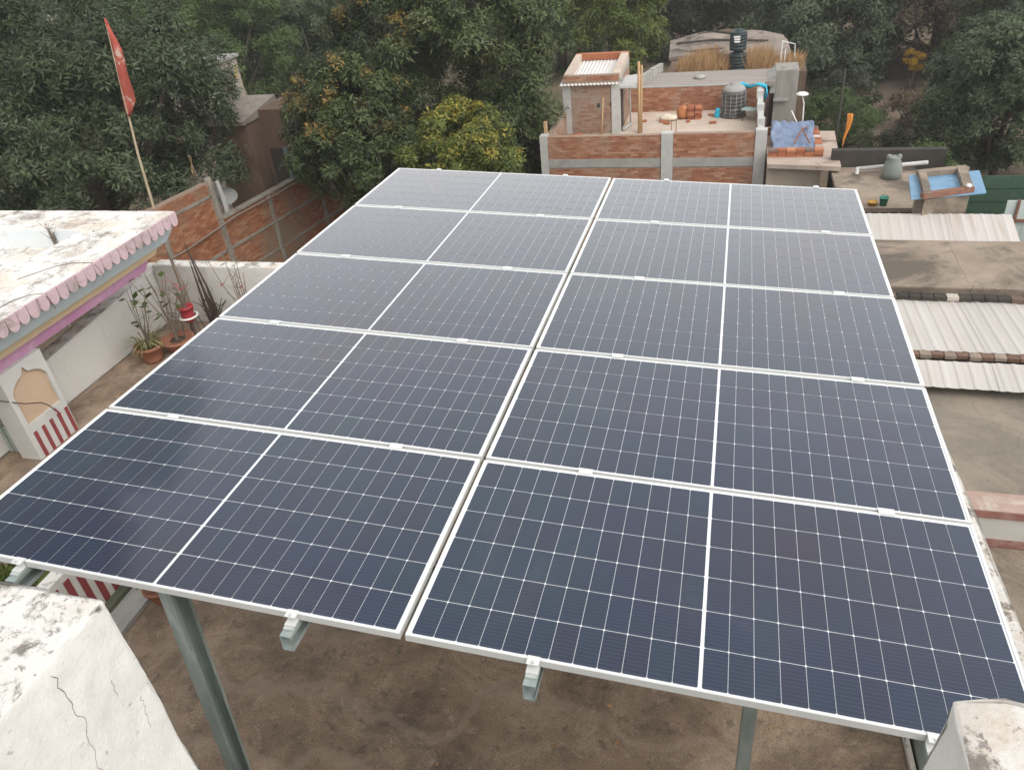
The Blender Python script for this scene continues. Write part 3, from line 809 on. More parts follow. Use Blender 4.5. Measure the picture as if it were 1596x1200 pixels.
# potted plants on the terrace
t = pot('round terracotta pot with pale grass and green leaved twigs by left parapet', -3.55, 5.12, 0, 0.17, 0.24)
mb = MB(); tips = twigs(mb, -3.55, 5.12, .2, .85, 7, 3, .34); mb.build('stem', M['twig'], t)
leaves_at(tips, t, L['light'], 4, .13, 1, prob=.5)
rr = random.Random(5); mb = MB()
for k in range(90):
    a = rr.uniform(0, 6.28); d = rr.uniform(.05, .22); b = Vector((-3.55 + math.cos(a) * .08, 5.12 + math.sin(a) * .08, .2))
    e = b + Vector((math.cos(a) * d, math.sin(a) * d, rr.uniform(-.02, .22))); s = Vector((-math.sin(a), math.cos(a), 0)) * .008
    m = b.lerp(e, .5) + Vector((0, 0, .07)); mb.quad(b - s, b + s, m + s, m - s, rr.random()); mb.quad(m - s, m + s, e + s * .2, e - s * .2, rr.random())
tag(mb.build('grass_tuft', M['pale_grass'], t), kind='stuff')
t = pot('wide brown clay bowl with a bare branching bush behind the round pot', -3.36, 5.42, 0, 0.2, 0.17)
mb = MB(); tips = twigs(mb, -3.36, 5.42, .15, 1.0, 10, 8, .30, .01); mb.build('stem', M['twig'], t)
leaves_at(tips, t, L['light'], 9, .13, 1, prob=.25)
# red pot on an iron stand
t = thing('plant_stand', 'white ringed iron stand holding the red pot near the parapet corner', 'plant stand', (-3.22, 5.6, 0))
mb = MB(); ring = [(-3.22 + .115 * math.cos(a), 5.6 + .115 * math.sin(a), .40) for a in np.linspace(0, 6.2832, 21)]
mb.tube(ring, .014, 6); mb.build('ring', M['white_metal'], t)
for a in (0.3, 2.4, 4.5):
    mb = MB(); mb.tube([(-3.22 + .115 * math.cos(a), 5.6 + .115 * math.sin(a), .40), (-3.22 + .2 * math.cos(a), 5.6 + .2 * math.sin(a), .0)], .008, 5); mb.build('leg', M['dark_metal'], t)
t = thing('flower_pot', 'bright red plastic pot held in the ring stand', 'flower pot', (-3.22, 5.6, .33), 'clay flower pots on the terrace')
del t['group']
MB().lathe(-3.22, 5.6, [(.06, .33), (.08, .42), (.095, .52), (.10, .52), (.10, .54), (.085, .54), (.08, .51)], 18).build('pot_body', M['red_plastic'], t, True)
mb = MB(); tips = twigs(mb, -3.22, 5.6, .5, .5, 8, 12, .2, .006); mb.build('stem', M['twig'], t)
leaves_at(tips, t, L['flower'], 13, .05, 2, 'petals', .35)
# support stick, dead trunk and flowering thorn bush
t = thing('stick', 'thick grey fibrous stick leaning behind the red pot', 'stick', (-3.45, 5.92, 0))
mb = MB(); mb.tube([(-3.28, 5.72, 0.0), (-3.36, 5.82, .45), (-3.45, 5.93, .8), (-3.52, 5.98, 1.1)], [.05, .045, .028, .014], 7); mb.build('shaft', M['twig'], t)
t = thing('dead_shrub', 'dead black branching shrub against the far white parapet', 'shrub', (-3.05, 5.9, 0))
mb = MB()
for dx, dy, k in ((0, 0, 1), (.07, .02, .9), (-.06, .03, .8), (.04, -.05, .6)):
    mb.tube([(-3.05 + dx, 5.85 + dy, 0.0), (-3.08 + dx * 1.2, 5.88, .35 * k), (-3.13 + dx, 5.92, .75 * k), (-3.2 + dx * .3, 5.96, 1.25 * k)], [.03, .023, .014, .006], 6)
twigs(mb, -3.05, 5.86, .1, .6, 9, 31, .2, .012)
mb.build('branches', surf('blackened wood', (.04, .03, .025), (.10, .075, .06), 12, .95, .4), t)
t = thing('flowering_shrub', 'thorny shrub with small red flowers rising past the panel edge', 'shrub', (-2.5, 5.85, 0))
mb = MB(); tips = twigs(mb, -2.5, 5.85, .0, 1.1, 9, 17, .38, .010); mb.build('stem', M['twig'], t)
leaves_at(tips[::2], t, L['flower'], 18, .05, 3, 'flowers', .4)
# pot and plant near the barred wall
t = pot('orange clay pot with a small yellowing plant by the barred wall end', -0.86, 1.60, 0.046, 0.12, 0.17)
mb = MB(); tips = twigs(mb, -0.86, 1.60, .2, .3, 7, 41, .16, .006); mb.build('stem', M['twig'], t)
leaves_at(tips, t, L['yell'], 42, .09, 3, prob=.9)
t = thing('leafy_plant', 'round leafy green plant behind the near left purlin', 'plant', (-1.75, 1.45, 0))
leafy('foliage', 51, t, (-1.72, 1.50, .35), (.26, .26, .24), L['yell'], nclump=26, ros=10, leaves=6, ll=.10, lw=.05, rc=.4)
mb = MB(); twigs(mb, -1.72, 1.5, 0, .5, 6, 52, .2, .01); mb.build('stem', M['twig'], t)

rr = random.Random(44); mb = MB()
for k in range(150):
    x, y = rr.uniform(-3.8, 4.6), rr.uniform(-.8, 5.9)
    a = rr.uniform(0, 6.28); l = rr.uniform(.012, .05); w = l * rr.uniform(.25, .45); z = rr.uniform(.003, .012)
    dx, dy = math.cos(a), math.sin(a)
    mb.quad((x, y, .003), (x + dx * l * .5 - dy * w, y + dy * l * .5 + dx * w, z), (x + dx * l, y + dy * l, .004), (x + dx * l * .5 + dy * w, y + dy * l * .5 - dx * w, z * .6), rr.random())
tag(mb.build('leaf_litter', M['grass']), 'dry leaf bits and straw scattered over the brown terrace floor', 'litter', kind='stuff')

# ================================================================== PINK CORNICE HOUSE (left)
hx0 = -10.0
ph = thing('pink_cornice_house', 'white roofed house with a scalloped pink, blue and ochre cornice at left', 'house', (-5, 3, GZ))
YN = 0.2                                      # near end, outside the picture
o = MB()
XO, YO = -3.175, 5.93
ring_in_x, ring_in_y = -4.05, 5.36
for (x0, x1, y0, y1) in ((hx0, XO, ring_in_y, YO), (ring_in_x, XO, YN, ring_in_y), (hx0, hx0 + .6, YN, ring_in_y)):
    o.box(x0, x1, y0, y1, 1.545, 1.68)
ob = o.build('roof_rim', M['cornice_roof'], ph)
ob = MB().box(hx0, -4.022, YN, 5.368, 1.06, 1.43).build('sunken_roof', M['cornice_roof'], ph)
MB().box(hx0 + .6, ring_in_x - .002, ring_in_y - .012, ring_in_y - .002, 1.432, 1.655).build('inner_face', M['blue'] if False else surf('pale bluish limewash', (.60, .63, .64), (.68, .70, .70), 2, .85, .2, (.5, .5, .5), .6, .75, 2), ph)
def band(name, mat, xt, yt, zt, xb, yb, zb):
    mb = MB()
    mb.fbox((-4.02, xb), (YN, yb), zb, (-4.02, xt), (YN, yt), zt)
    mb.fbox((hx0, -4.021), (5.37, yb), zb, (hx0, -4.021), (5.37, yt), zt)
    mb.build(name, mat, ph)
band('pink_backing', M['pink'], -3.195, 5.91, 1.5445, -3.215, 5.89, 1.532)
band('blue_band', M['blue'], -3.205, 5.90, 1.531, -3.315, 5.80, 1.345)
band('ochre_band', M['yellow'], -3.385, 5.725, 1.3445, -3.44, 5.67, 1.215)
band('magenta_band', M['purple'], -3.50, 5.61, 1.2145, -3.56, 5.55, 1.05)
# scallops along the right face and round the far corner
def scallop(axis, c):
    w, top, hgt = 0.130 + rnd.uniform(-.006, .002), 1.676, 0.165 + rnd.uniform(-.012, .004)
    prof = [(-w / 2, top), (w / 2, top), (w / 2, top - hgt * .55)] + [(w / 2 * math.cos(a), top - hgt * .55 - hgt * .45 * math.sin(a)) for a in np.linspace(0.25, math.pi - .25, 7)] + [(-w / 2, top - hgt * .55)]
    mb = MB()
    k = rnd.uniform(-.003, .003)
    if axis == 'x':
        mb.poly([(XO + .002, c + a, z + k) for a, z in prof], (0.022, 0, 0))
    else:
        mb.poly([(c - a, YO + .002, z + k) for a, z in prof], (0, 0.022, 0))
    mb.build('scallop', M['pink'], ph)
MB().box(XO + .0003, XO + .0016, 1.0, YO, 1.55, 1.66).build('scallop_shadow', M['shaded_wall'], ph)  # added dark strip, its colour stands in for shade between the scallops
y = YO - 0.07
while y > 1.0:
    scallop('x', y); y -= 0.1365
x = XO - 0.08
for k in range(16):
    scallop('y', x - k * 0.1365)
# pillar with an ogee niche and red bars
px0, px1, py0, py1 = -3.76, -3.505, 3.10, 3.675
MB().box(px0, px1 - .04, py0, py1, -1.2, 1.048).build('pillar', M['greyplaster'], ph)
yc, hw = 3.395, 0.232
arch = [(yc - hw, .41), (yc + hw, .41), (yc + hw, .70)]
for q in np.linspace(0, 1, 8)[1:]:
    a = q * math.pi / 2
    arch.append((yc + hw * (1.06 * math.cos(a) if q < 1 else 0) * (1 if q < .8 else .9), .72 + .20 * math.sin(a) + (.075 if q == 1 else 0)))
arch += [(2 * yc - yy_, zz) for yy_, zz in arch[-2:2:-1]] + [(yc - hw, .70)]
outer = [(py0, -1.2), (py1, -1.2), (py1, 1.048), (py0, 1.048)]
tri = tessellate_polygon([[Vector((a, b, 0)) for a, b in outer], [Vector((a, b, 0)) for a, b in arch]])
al = outer + arch
mb = MB(); mb.v = [(px1, a, b) for a, b in al]
mb.f = [tuple(q) if (Vector((0, al[q[1]][0] - al[q[0]][0], al[q[1]][1] - al[q[0]][1]))).cross(Vector((0, al[q[2]][0] - al[q[0]][0], al[q[2]][1] - al[q[0]][1]))).x > 0 else tuple(q)[::-1] for q in tri]
mb.tone = [.5] * len(mb.f)
for lp in (outer, arch):
    for i in range(len(lp)):
        a, b = lp[i], lp[(i + 1) % len(lp)]
        mb.quad((px1, a[0], a[1]), (px1, b[0], b[1]), (px1 - .039, b[0], b[1]), (px1 - .039, a[0], a[1]))
mb.build('pillar_face', M['greyplaster'], ph)
MB().poly([(px1 - .0385, a, b) for a, b in arch], (0.004, 0, 0)).build('niche', M['beige'], ph)
for k in range(5):
    y = 3.165 + k * .113
    MB().box(px1 + .0005, px1 + .008, y, y + .042, -.45, .315).build('bar', M['redpaint'], ph)
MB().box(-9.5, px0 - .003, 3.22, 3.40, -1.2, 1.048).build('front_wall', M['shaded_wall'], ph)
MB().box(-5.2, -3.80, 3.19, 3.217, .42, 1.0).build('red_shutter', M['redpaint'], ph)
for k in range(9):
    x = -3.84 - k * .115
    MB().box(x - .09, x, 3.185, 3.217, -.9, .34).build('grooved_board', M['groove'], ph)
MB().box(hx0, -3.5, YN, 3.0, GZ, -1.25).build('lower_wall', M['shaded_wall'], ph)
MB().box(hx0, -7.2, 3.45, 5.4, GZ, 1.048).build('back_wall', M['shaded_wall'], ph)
for (x, y, s) in ((-3.75, 4.35, .12), (-3.8, 5.05, .1)):
    mb = MB(); mb.tube([(x, y, 1.05), (x, y, 1.05 - s)], .008, 6); mb.build('drip_pipe', M['white_metal'], ph)
t = thing('cable', 'thin brown cable with a red plug hanging across the arched niche', 'cable', (-3.5, 3.2, .6))
mb = MB(); mb.tube([(-3.72, 2.95, .92), (-3.55, 3.05, .80), (-3.46, 3.2, .67), (-3.44, 3.36, .575), (-3.44, 3.42, .50), (-3.44, 3.46, .42)], .006, 5); mb.build('wire', M['cable'], t)
mb = MB(); mb.tube([(-3.44, 3.46, .42), (-3.44, 3.50, .33)], [.014, .010], 6); mb.build('plug', M['redpaint'], t)
for lb, pts in (('thin black wire lying on the near edge of the pink corniced roof', ((-3.42, 2.6), (-3.38, 3.55), (-3.28, 3.68), (-3.17, 3.72))), ('thin black wire curling over the middle of the pink corniced roof edge', ((-3.75, 4.0), (-3.55, 4.33), (-3.40, 4.42), (-3.25, 4.43), (-3.165, 4.45)))):
    t = thing('cable', lb, 'cable', (pts[0][0], pts[0][1], 1.68)); mb = MB()
    mb.tube([(a, b, 1.686) for a, b in pts] + [(pts[-1][0] + .04, pts[-1][1] + .02, 1.60), (pts[-1][0] + .045, pts[-1][1] + .03, 1.5)], .003, 5); mb.build('wire', M['cable'], t)
t = thing('roof_twigs', 'small dry twigs growing from the sunken white roof', 'plant', (-4.5, 5.3, 1.43))
mb = MB(); twigs(mb, -4.52, 5.32, 1.432, .36, 7, 77, .1, .008); mb.build('stem', M['twig'], t)

# ================================================================== LEFT BRICK WALL
az = R(9.2)
U = (math.sin(az), math.cos(az)); NB = (math.cos(az), -math.sin(az)); BO = (-12.03, 18.08)
def bw(u, z, off=0.0):
    return (BO[0] + U[0] * u + NB[0] * off, BO[1] + U[1] * u + NB[1] * off, z)
t = thing('brick_wall', 'orange brick boundary wall with cement columns and bands at left', 'wall', (BO[0], BO[1], GZ))
MB().obox(BO, U, NB, -5, 0.0, -.22, -.004, GZ, -2.2).build('mortar', M['mortar'], t)
MB().obox(BO, U, NB, 0.0, 9, -.22, -.004, GZ, -3.45).build('mortar', M['mortar'], t)
mb = MB()
bricks(mb, (BO[0] - U[0] * 5, BO[1] - U[1] * 5), U, NB, 4.96, GZ, -2.2, 1)
bricks(mb, (BO[0] + U[0] * .2, BO[1] + U[1] * .2), U, NB, 8.8, GZ, -3.45, 2)
tag(mb.build('brick', M['brick_left'], t), kind='stuff')
for u, z in ((-2.25, -2.4), (0.0, -2.06), (2.32, -3.48), (5.05, -3.5), (7.6, -3.5)):
    o = MB().obox(BO, U, NB, u, u + .18, -.1, .03, GZ, z).build('column', M['conc_old'], t); wobble(o, 4, .018, 3, u)
for u0, u1, z in ((-5, -.03, -2.66), (.2, 9, -4.46), (-5, -.03, -4.46), (.2, 9, -5.38)):
    o = MB().obox(BO, U, NB, u0, u1, -.1, .022, z, z + .10).build('band', M['conc_old'], t); wobble(o, 5, .016, 3, z)
MB().obox(BO, U, NB, .2, 9, -.24, .04, -3.449, -3.40).build('coping', M['conc_old'], t)
t = thing('pole', 'long bamboo pole lying along the brick wall top and sagging to the pink house', 'pole', bw(0, -3.6))
mb = MB(); mb.tube([bw(5.0, -3.50, .12), bw(2.4, -3.52, .12), bw(.6, -3.50, .12), bw(-.6, -3.6, .12), bw(-1.7, -3.68, .12), bw(-2.9, -3.66, .12)], .03, 7); mb.build('shaft', M['twig'], t, True)
t = thing('post', 'white broken cement post behind the brick wall by the grey dish', 'post', bw(.5, GZ, -.4))
mb = MB(); mb.tube([bw(.9, GZ, -.45), bw(.86, -3.0, -.45), bw(.8, -2.45, -.42)], [.09, .085, .06], 6); mb.build('shaft', M['conc_light'], t)
t = thing('satellite_dish', 'weathered grey satellite dish tilted behind the left brick wall', 'satellite dish', bw(1.2, GZ, -.7))
dc = Vector(bw(1.1, -3.0, -.6)); dn_ = Vector((.35, -.45, .8)).normalized(); dx_ = dn_.cross(Vector((0, 0, 1))).normalized(); dy_ = dn_.cross(dx_)
mb = MB()
for q, (r0, h0) in enumerate([(0.02, 0), (.15, .012), (.3, .05), (.42, .1)]):
    for k in range(18):
        a = k * math.pi / 9; mb.v.append(tuple(dc + dx_ * r0 * math.cos(a) + dy_ * r0 * math.sin(a) * .85 - dn_ * h0))
for q in range(3):
    for k in range(18):
        mb.f.append((q * 18 + k, q * 18 + (k + 1) % 18, (q + 1) * 18 + (k + 1) % 18, (q + 1) * 18 + k)); mb.tone.append(.5)
mb.build('reflector', M['dish'], t, True)
mb = MB(); mb.tube([dc - dn_ * .05, (dc.x, dc.y, -3.6), (dc.x, dc.y, GZ)], .03, 6); mb.tube([dc - dx_ * .2, dc + dn_ * -.3 + dx_ * .1], .012, 5); mb.build('mast', M['white_metal'], t)

# red pennant on a bamboo pole, and small flags
def flag(name, label, base, bend, top, cloth, matc, rad=.05, cat='flag', polemat=None):
    t = thing(name, label, cat, base)
    mb = MB(); P = [Vector(base), Vector(base).lerp(Vector(bend), .5), Vector(bend), Vector(bend).lerp(Vector(top), .6), Vector(top)]
    mb.tube(P, [rad, rad * .9, rad * .7, rad * .5, rad * .25], 7); mb.build('pole', polemat or M['bamboo'], t, True)
    mb = MB(); mb.sheet(cloth, .006); mb.build('pennant', matc, t, True)
    return t
pt = Vector((-11.86, 16.0, 2.72)); pbase = Vector((-12.75, 16.0, GZ))
rows = []
for q in np.linspace(0, 1, 12):
    hoist = pt.lerp(Vector((-12.26, 16.0, .42)), q)
    wid = (q ** 0.85) * .78 * (1.0 if q < .72 else max(0.10, 1 - (q - .72) * 2.9))
    row = []
    for s in np.linspace(0, 1, 6):
        row.append(hoist + Vector((.93, -.25, -.10)) * wid * s + Vector((.06, .25, 0)) * (.30 * math.sin(s * 6.5 + q * 6) * s + .10 * math.sin(q * 17 + s * 3) * s) + Vector((0.02, 0, -.35 * wid * s)))
    rows.append(row)
flag('flag', 'tall bamboo pole with a long faded red pennant in front of the mango tree', tuple(pbase), (-12.31, 16, -.65), tuple(pt), rows, M['red_cloth'], .05)
def small_flag(label, bx, by, z0, z1, lean, w, h, matc, polemat, rad=.022):
    b = Vector((bx, by, z0)); tp = Vector((bx + lean, by, z1))
    rows = [[tp + Vector((w * s * (1 - q) + .03 * math.sin(q * 7), .04 * math.sin(q * 6 + s * 3), -h * q - .1 * w * s)) for s in np.linspace(0, 1, 4)] for q in np.linspace(0, 1, 7)]
    return flag('flag', label, tuple(b), tuple(b.lerp(tp, .5)), tuple(tp), rows, matc, rad, polemat=polemat)
small_flag('tiny yellow pennant on a thin pole above the brown mud house', -12.3, 22.6, -3.2, .30, -.75, .12, .42, M['yellow_cloth'], M['bamboo'])
small_flag('dry cloth strip on a thin leaning pole beside the mud house wall', -12.6, 18.9, -4.5, -1.6, -.45, .1, .7, M['wood'], M['bamboo'])
small_flag('narrow orange pennant hanging on a pole beside the garden path', 6.98, 26.0, GZ, -2.75, -.02, .19, 1.25, M['orange_cloth'], M['dark_metal'])
t = thing('pole', 'dark thin upright pole between the blue roof and the green bush', 'pole', (6.78, 26.3, GZ))
mb = MB(); mb.tube([(6.78, 26.3, GZ), (6.75, 26.3, -1.4)], [.05, .03], 6); mb.build('shaft', M['dark_metal'], t)

# ---------------------------------------------------------------- houses among the trees at left
t = thing('mud_house', 'dark brown mud plastered house behind the left brick wall', 'house', (-12.8, 22.3, GZ))
MB().box(-13.7, -12.25, 21.2, 23.2, GZ, -1.30).build('wall', M['mud'], t)
MB().hexa([(-13.85, 21.0, -1.297), (-12.2, 21.0, -1.297), (-12.2, 23.3, -1.297), (-13.85, 23.3, -1.297), (-13.85, 21.0, -1.17), (-12.2, 21.0, -1.17), (-12.2, 23.3, -.85), (-13.85, 23.3, -.85)]).build('roof', M['conc_old'], t)
MB().box(-12.247, -11.4, 22.0, 24.2, GZ, -1.05).build('side_wing', M['mud'], t)
MB().box(-12.1, -11.6, 21.96, 21.998, -4.2, -2.35).build('window', M['black_wall'], t)
MB().box(-11.58, -11.42, 21.94, 21.99, -4.6, -2.3).build('door', surf('grey blue sheet', (.10, .125, .14), (.15, .18, .19), 3, .7, .1), t)
t = thing('cement_house', 'pale cement house top showing between the dark trees at upper left', 'house', (-18.3, 27.5, GZ))
MB().box(-19.4, -17.5, 26.9, 29.5, GZ, -.62).build('wall', surf('pinkish old plaster', (.30, .25, .21), (.40, .34, .29), 2, .9, .3, (.2, .16, .13), .5, .7, 1.5), t)
MB().box(-19.5, -17.4, 26.8, 29.6, -.617, -.5).build('roof', M['conc'], t)
MB().box(-18.9, -18.4, 26.87, 26.897, -2.2, -1.3).build('window', M['black_wall'], t)
t = thing('shed', 'small whitewashed shed far behind the orange tipped mango tree', 'shed', (-16.7, 38, GZ))
MB().box(-17.4, -16.0, 37.8, 39.5, GZ, -2.5).build('wall', M['greyplaster'], t)
MB().box(-17.6, -15.8, 37.6, 39.7, -2.497, -2.38).build('roof', M['conc'], t)
MB().box(-16.95, -16.5, 37.77, 37.797, -4.0, -2.9).build('door', M['black_wall'], t)

# ================================================================== BRICK HOUSE (centre)
bh = thing('brick_house', 'unfinished red brick house with flat roof and cement columns', 'house', (1, 26, GZ))
F, ZR, ZT = 22.9, -3.3, -2.42
MB().box(-2.5, 4.2, F + .02, 29.2, GZ, ZR - .12).build('lower_wall', M['brick_pale'], bh)
MB().box(-2.5, 4.2, F + .03, 29.2, ZR - .118, ZR).build('roof_slab', M['roof_slab'], bh)
E_ = (1.0, 0.0); S_ = (0.0, -1.0)
def wallpart(o, u, n, Lh, z0, z1, seed, mat='brick', th=.2, cap=None, **kw):
    MB().obox(o, u, n, 0, Lh, -th, -.003, z0, z1 - .006).build('mortar', M['mortar'], bh)
    mb = MB(); bricks(mb, o, u, n, Lh, z0, z1, seed, **kw)
    tag(mb.build('brick', M[mat], bh), kind='stuff')
    mb = MB(); bricks(mb, (o[0], o[1]), u, (0, 0), Lh, z1, z1 + .02, seed + 50, bh=.03)
    if cap:
        MB().obox(o, u, n, 0, Lh, -th, .012, z1 - .002, z1 + .03).build('cap', M[cap], bh)
wallpart((-2.43, F), E_, S_, 3.66, -3.15, ZT, 11)
wallpart((1.60, F), E_, S_, 2.45, -3.15, ZT + .03, 12)
wallpart((-2.43, F), E_, S_, 3.66, -6.4, -3.43, 13)
wallpart((1.60, F), E_, S_, 2.45, -6.4, -3.43, 14)
MB().obox((-2.43, F), E_, S_, 0, 3.66, -.19, .016, -3.43, -3.15).build('beam', M['conc'], bh)
MB().obox((1.60, F), E_, S_, 0, 2.45, -.19, .016, -3.43, -3.15).build('beam', M['conc'], bh)
for x0, x1, z in ((-2.68, -2.435, -2.38), (1.235, 1.595, -2.37), (4.055, 4.39, -2.33)):
    MB().box(x0, x1, F - .05, F + .27, GZ, z).build('column', M['conc_light'], bh)
# left parapet, back parapet, right parapet
wallpart((-2.45, 26.2), (0, -1), (1, 0), 3.05, ZR, -2.5, 15, 'brick_pale', .14)
MB().box(-2.62, -2.52, 23.3, 23.42, -2.5, -2.05).build('stub', M['wood'], bh)
wallpart((-.5, 29.0), E_, S_, 4.9, ZR, -2.42, 16, cap='conc')
wallpart((4.15, 28.8), (0, -1), (-1, 0), 5.6, ZR, -2.55, 17, 'brick_pale', .14)
for y in (23.9, 25.6, 27.4):
    MB().box(4.1, 4.33, y, y + .26, -2.56, -2.28).build('pier', M['conc_light'], bh)
MB().box(4.13, 4.31, 23.2, 28.8, -2.549, -2.47).build('parapet_cap', M['conc_light'], bh)
# stair head room
RX0, RX1, RY0, RY1 = -2.5, -.55, 26.2, 28.9
MB().box(RX0 + .02, RX1 - .02, RY0 + .02, RY1, ZR, -1.5).build('room_wall', M['mortar'], bh)
mb = MB(); bricks(mb, (RX0 + .25, RY0 + .015), E_, S_, 1.45, ZR, -1.62, 18)
tag(mb.build('brick', M['brick_pale'], bh), kind='stuff')
for x0, x1 in ((RX0 - .04, RX0 + .24), (RX1 - .26, RX1 + .03)):
    MB().box(x0, x1, RY0 - .04, RY0 + .24, ZR, -1.55).build('column', M['conc_light'], bh)
mb = MB(); bricks(mb, (RX1 + .02, RY0 + 1.0), (0, 1), (1, 0), 1.7, ZR, -1.5, 19)
tag(mb.build('brick', M['brick_pale'], bh), kind='stuff')
MB().box(RX1 - .019, RX1 + .012, RY0 + .3, RY0 + .98, ZR + .002, -1.75).build('door', M['black_wall'], bh)
MB().box(RX1 + .031, RX1 + .62, RY0 - .05, RY0 + 1.6, -1.74, -1.66).build('canopy', M['conc_light'], bh)
for (x, z) in ((-1.32, -2.36), (-.86, -2.34)):
    MB().box(x, x + .09, RY0 - .012, RY0 + .03, z, z + .13).build('putlog_hole', M['black_wall'], bh)
# ridged cement sheet roof framed by a brick border
def ridged(x0, x1, y0, z0, y1, z1, pitch, amp, kind='sine', th=.006):
    n = max(4, int(round((x1 - x0) / pitch * 8))); top0, top1 = [], []
    for i in range(n + 1):
        x = x0 + (x1 - x0) * i / n; ph_ = ((x - x0) / pitch) % 1.0
        if kind == 'sine':
            h = amp * math.sin(2 * math.pi * ph_)
        else:
            h = amp * min(1, max(0, 2.2 - abs(ph_ - .5) * 11))
        top0.append((x, y0, z0 + h)); top1.append((x, y1, z1 + h))
    mb = MB(); mb.sheet([top0, top1], th); return mb
ridged(RX0 - .12, RX1 - .02, RY0 - .17, -1.56, RY1 - .05, -1.30, .13, .014).build('roof_sheet', M['tin_white'], bh)
def rim(x0, x1, y0, y1, za0, za1, h=.22):
    mb = MB(); mb.hexa([(x0, y0, za0 - h), (x1, y0, za0 - h), (x1, y1, za1 - h), (x0, y1, za1 - h), (x0, y0, za0), (x1, y0, za0), (x1, y1, za1), (x0, y1, za1)]); return mb
zy = lambda y: -1.27 + (y - RY0) / (RY1 - RY0) * .22
mb = MB(); bricks(mb, (RX0, RY0 + .03), E_, S_, RX1 - RX0, -1.46, -1.275, 20); tag(mb.build('brick', M['brick'], bh), kind='stuff')
rim(RX0, RX1, RY0 + .03, RY0 + .16, zy(RY0) - .01, zy(RY0 + .16) - .01).build('border', M['mortar'], bh)
rim(RX0, RX0 + .22, RY0 + .163, RY1 - .163, zy(RY0 + .16), zy(RY1 - .16)).build('border', M['roof_slab'], bh)
rim(RX1 - .25, RX1 + .02, RY0 + .163, RY1 - .163, zy(RY0 + .16), zy(RY1 - .16)).build('border', M['roof_slab'], bh)
rim(RX0, RX1 + .02, RY1 - .16, RY1 + .02, zy(RY1 - .16), zy(RY1)).build('border', M['brick_piece'], bh)
MB().hexa([(RX1 - .02, RY0 + .3, -1.64), (RX1 + .025, RY0 + .3, -1.64), (RX1 + .025, RY1, -1.64), (RX1 - .02, RY1, -1.64), (RX1 - .02, RY0 + .3, -1.5), (RX1 + .025, RY0 + .3, -1.5), (RX1 + .025, RY1, zy(RY1) - .2), (RX1 - .02, RY1, zy(RY1) - .2)]).build('gable', M['conc'], bh)
# things on the brick house's roof
def roof_pole(label, b, tp, r, mat, group=None):
    t = thing('pole', label, 'pole', b, group); mb = MB(); mb.tube([b, tp], [r, r * .85], 7); mb.build('shaft', mat, t, True); return t
roof_pole('short wooden pole leaning on the brick stair room wall', (-1.15, 25.9, ZR), (-1.08, 26.05, -2.0), .035, M['wood'])
roof_pole('tall brown wooden pole standing beside the stair room doorway', (.16, 26.2, ZR), (.13, 26.3, -.92), .055, M['wood'])
roof_pole('second tall timber leaning against the tall brown pole', (.22, 26.25, ZR), (.22, 26.4, -1.05), .045, M['wood'])
roof_pole('pale pipe standing by the stair room corner', (-.28, 27.3, ZR), (-.33, 27.4, -1.8), .03, M['conc_light'])
roof_pole('short pale pipe lying on the roof by the stair room', (-.45, 26.5, ZR + .05), (-.25, 27.3, ZR + .06), .05, M['conc_light'])
roof_pole('left rusty bar of the pair rising behind the middle column', (1.34, 25.4, ZR), (1.34, 25.4, -2.65), .014, M['rust'])
roof_pole('right rusty bar of the pair rising behind the middle column', (1.50, 25.4, ZR), (1.50, 25.4, -2.63), .014, M['rust'])
t = thing('water_tank', 'ribbed black water tank with a dusty domed top on the brick house roof', 'water tank', (3.33, 28.1, ZR))
tx, ty = 3.33, 28.15
prof = [(.46, ZR + .001), (.47, ZR + .06), (.43, ZR + .08)]
z = ZR + .10
for k in range(6):
    prof += [(.42, z), (.435, z + .02), (.435, z + .08), (.42, z + .10), (.40, z + .11), (.40, z + .13)]; z += .135
MB().lathe(tx, ty, prof, 28).build('tank_body', M['tank'], t, True)
MB().lathe(tx, ty, [(.40, z - .003), (.40, z + .03), (.34, z + .12), (.22, z + .18), (.17, z + .19), (.17, z + .24), (.02, z + .25)], 28).build('tank_dome', M['tank_dust'], t, True)
for k in range(14):
    a = k * 2 * math.pi / 14
    mb = MB(); mb.box(-.012, .012, -.012, .012, 0, .72)
    o = mb.build('rib', M['tank_dust'], t, local=True); o.location = (tx + .428 * math.cos(a) - t.location.x, ty + .428 * math.sin(a) - t.location.y, .1); o.rotation_euler.z = a
t = thing('bucket', 'small cyan cloth lump beside the ribbed water tank', 'cloth', (2.78, 28.0, ZR))
mb = MB(); mb.lathe(2.78, 28.0, [(.08, ZR + .001), (.11, ZR + .10), (.08, ZR + .2), (.09, ZR + .28), (.03, ZR + .32)], 10)
o = mb.build('cloth_lump', M['cyan_sheet'], t, True); wobble(o, 1, .03, 7, 3)
t = thing('side_table', 'low iron table spread with a pale teal cloth by the water tank', 'table', (4.0, 27.6, ZR))
for dx, dy in ((-.28, -.2), (.28, -.2), (-.28, .2), (.28, .2)):
    mb = MB(); mb.tube([(3.95 + dx, 27.6 + dy, ZR), (3.95 + dx, 27.6 + dy, ZR + .36)], .014, 5); mb.build('leg', M['dark_metal'], t)
MB().sheet([[(3.62 + .66 * s, 27.36 + .48 * q, ZR + .375 + .02 * math.sin(s * 9 + q * 5)) for s in np.linspace(0, 1, 8)] for q in np.linspace(0, 1, 5)], .006).build('top_cloth', M['teal_cloth'], t, True)
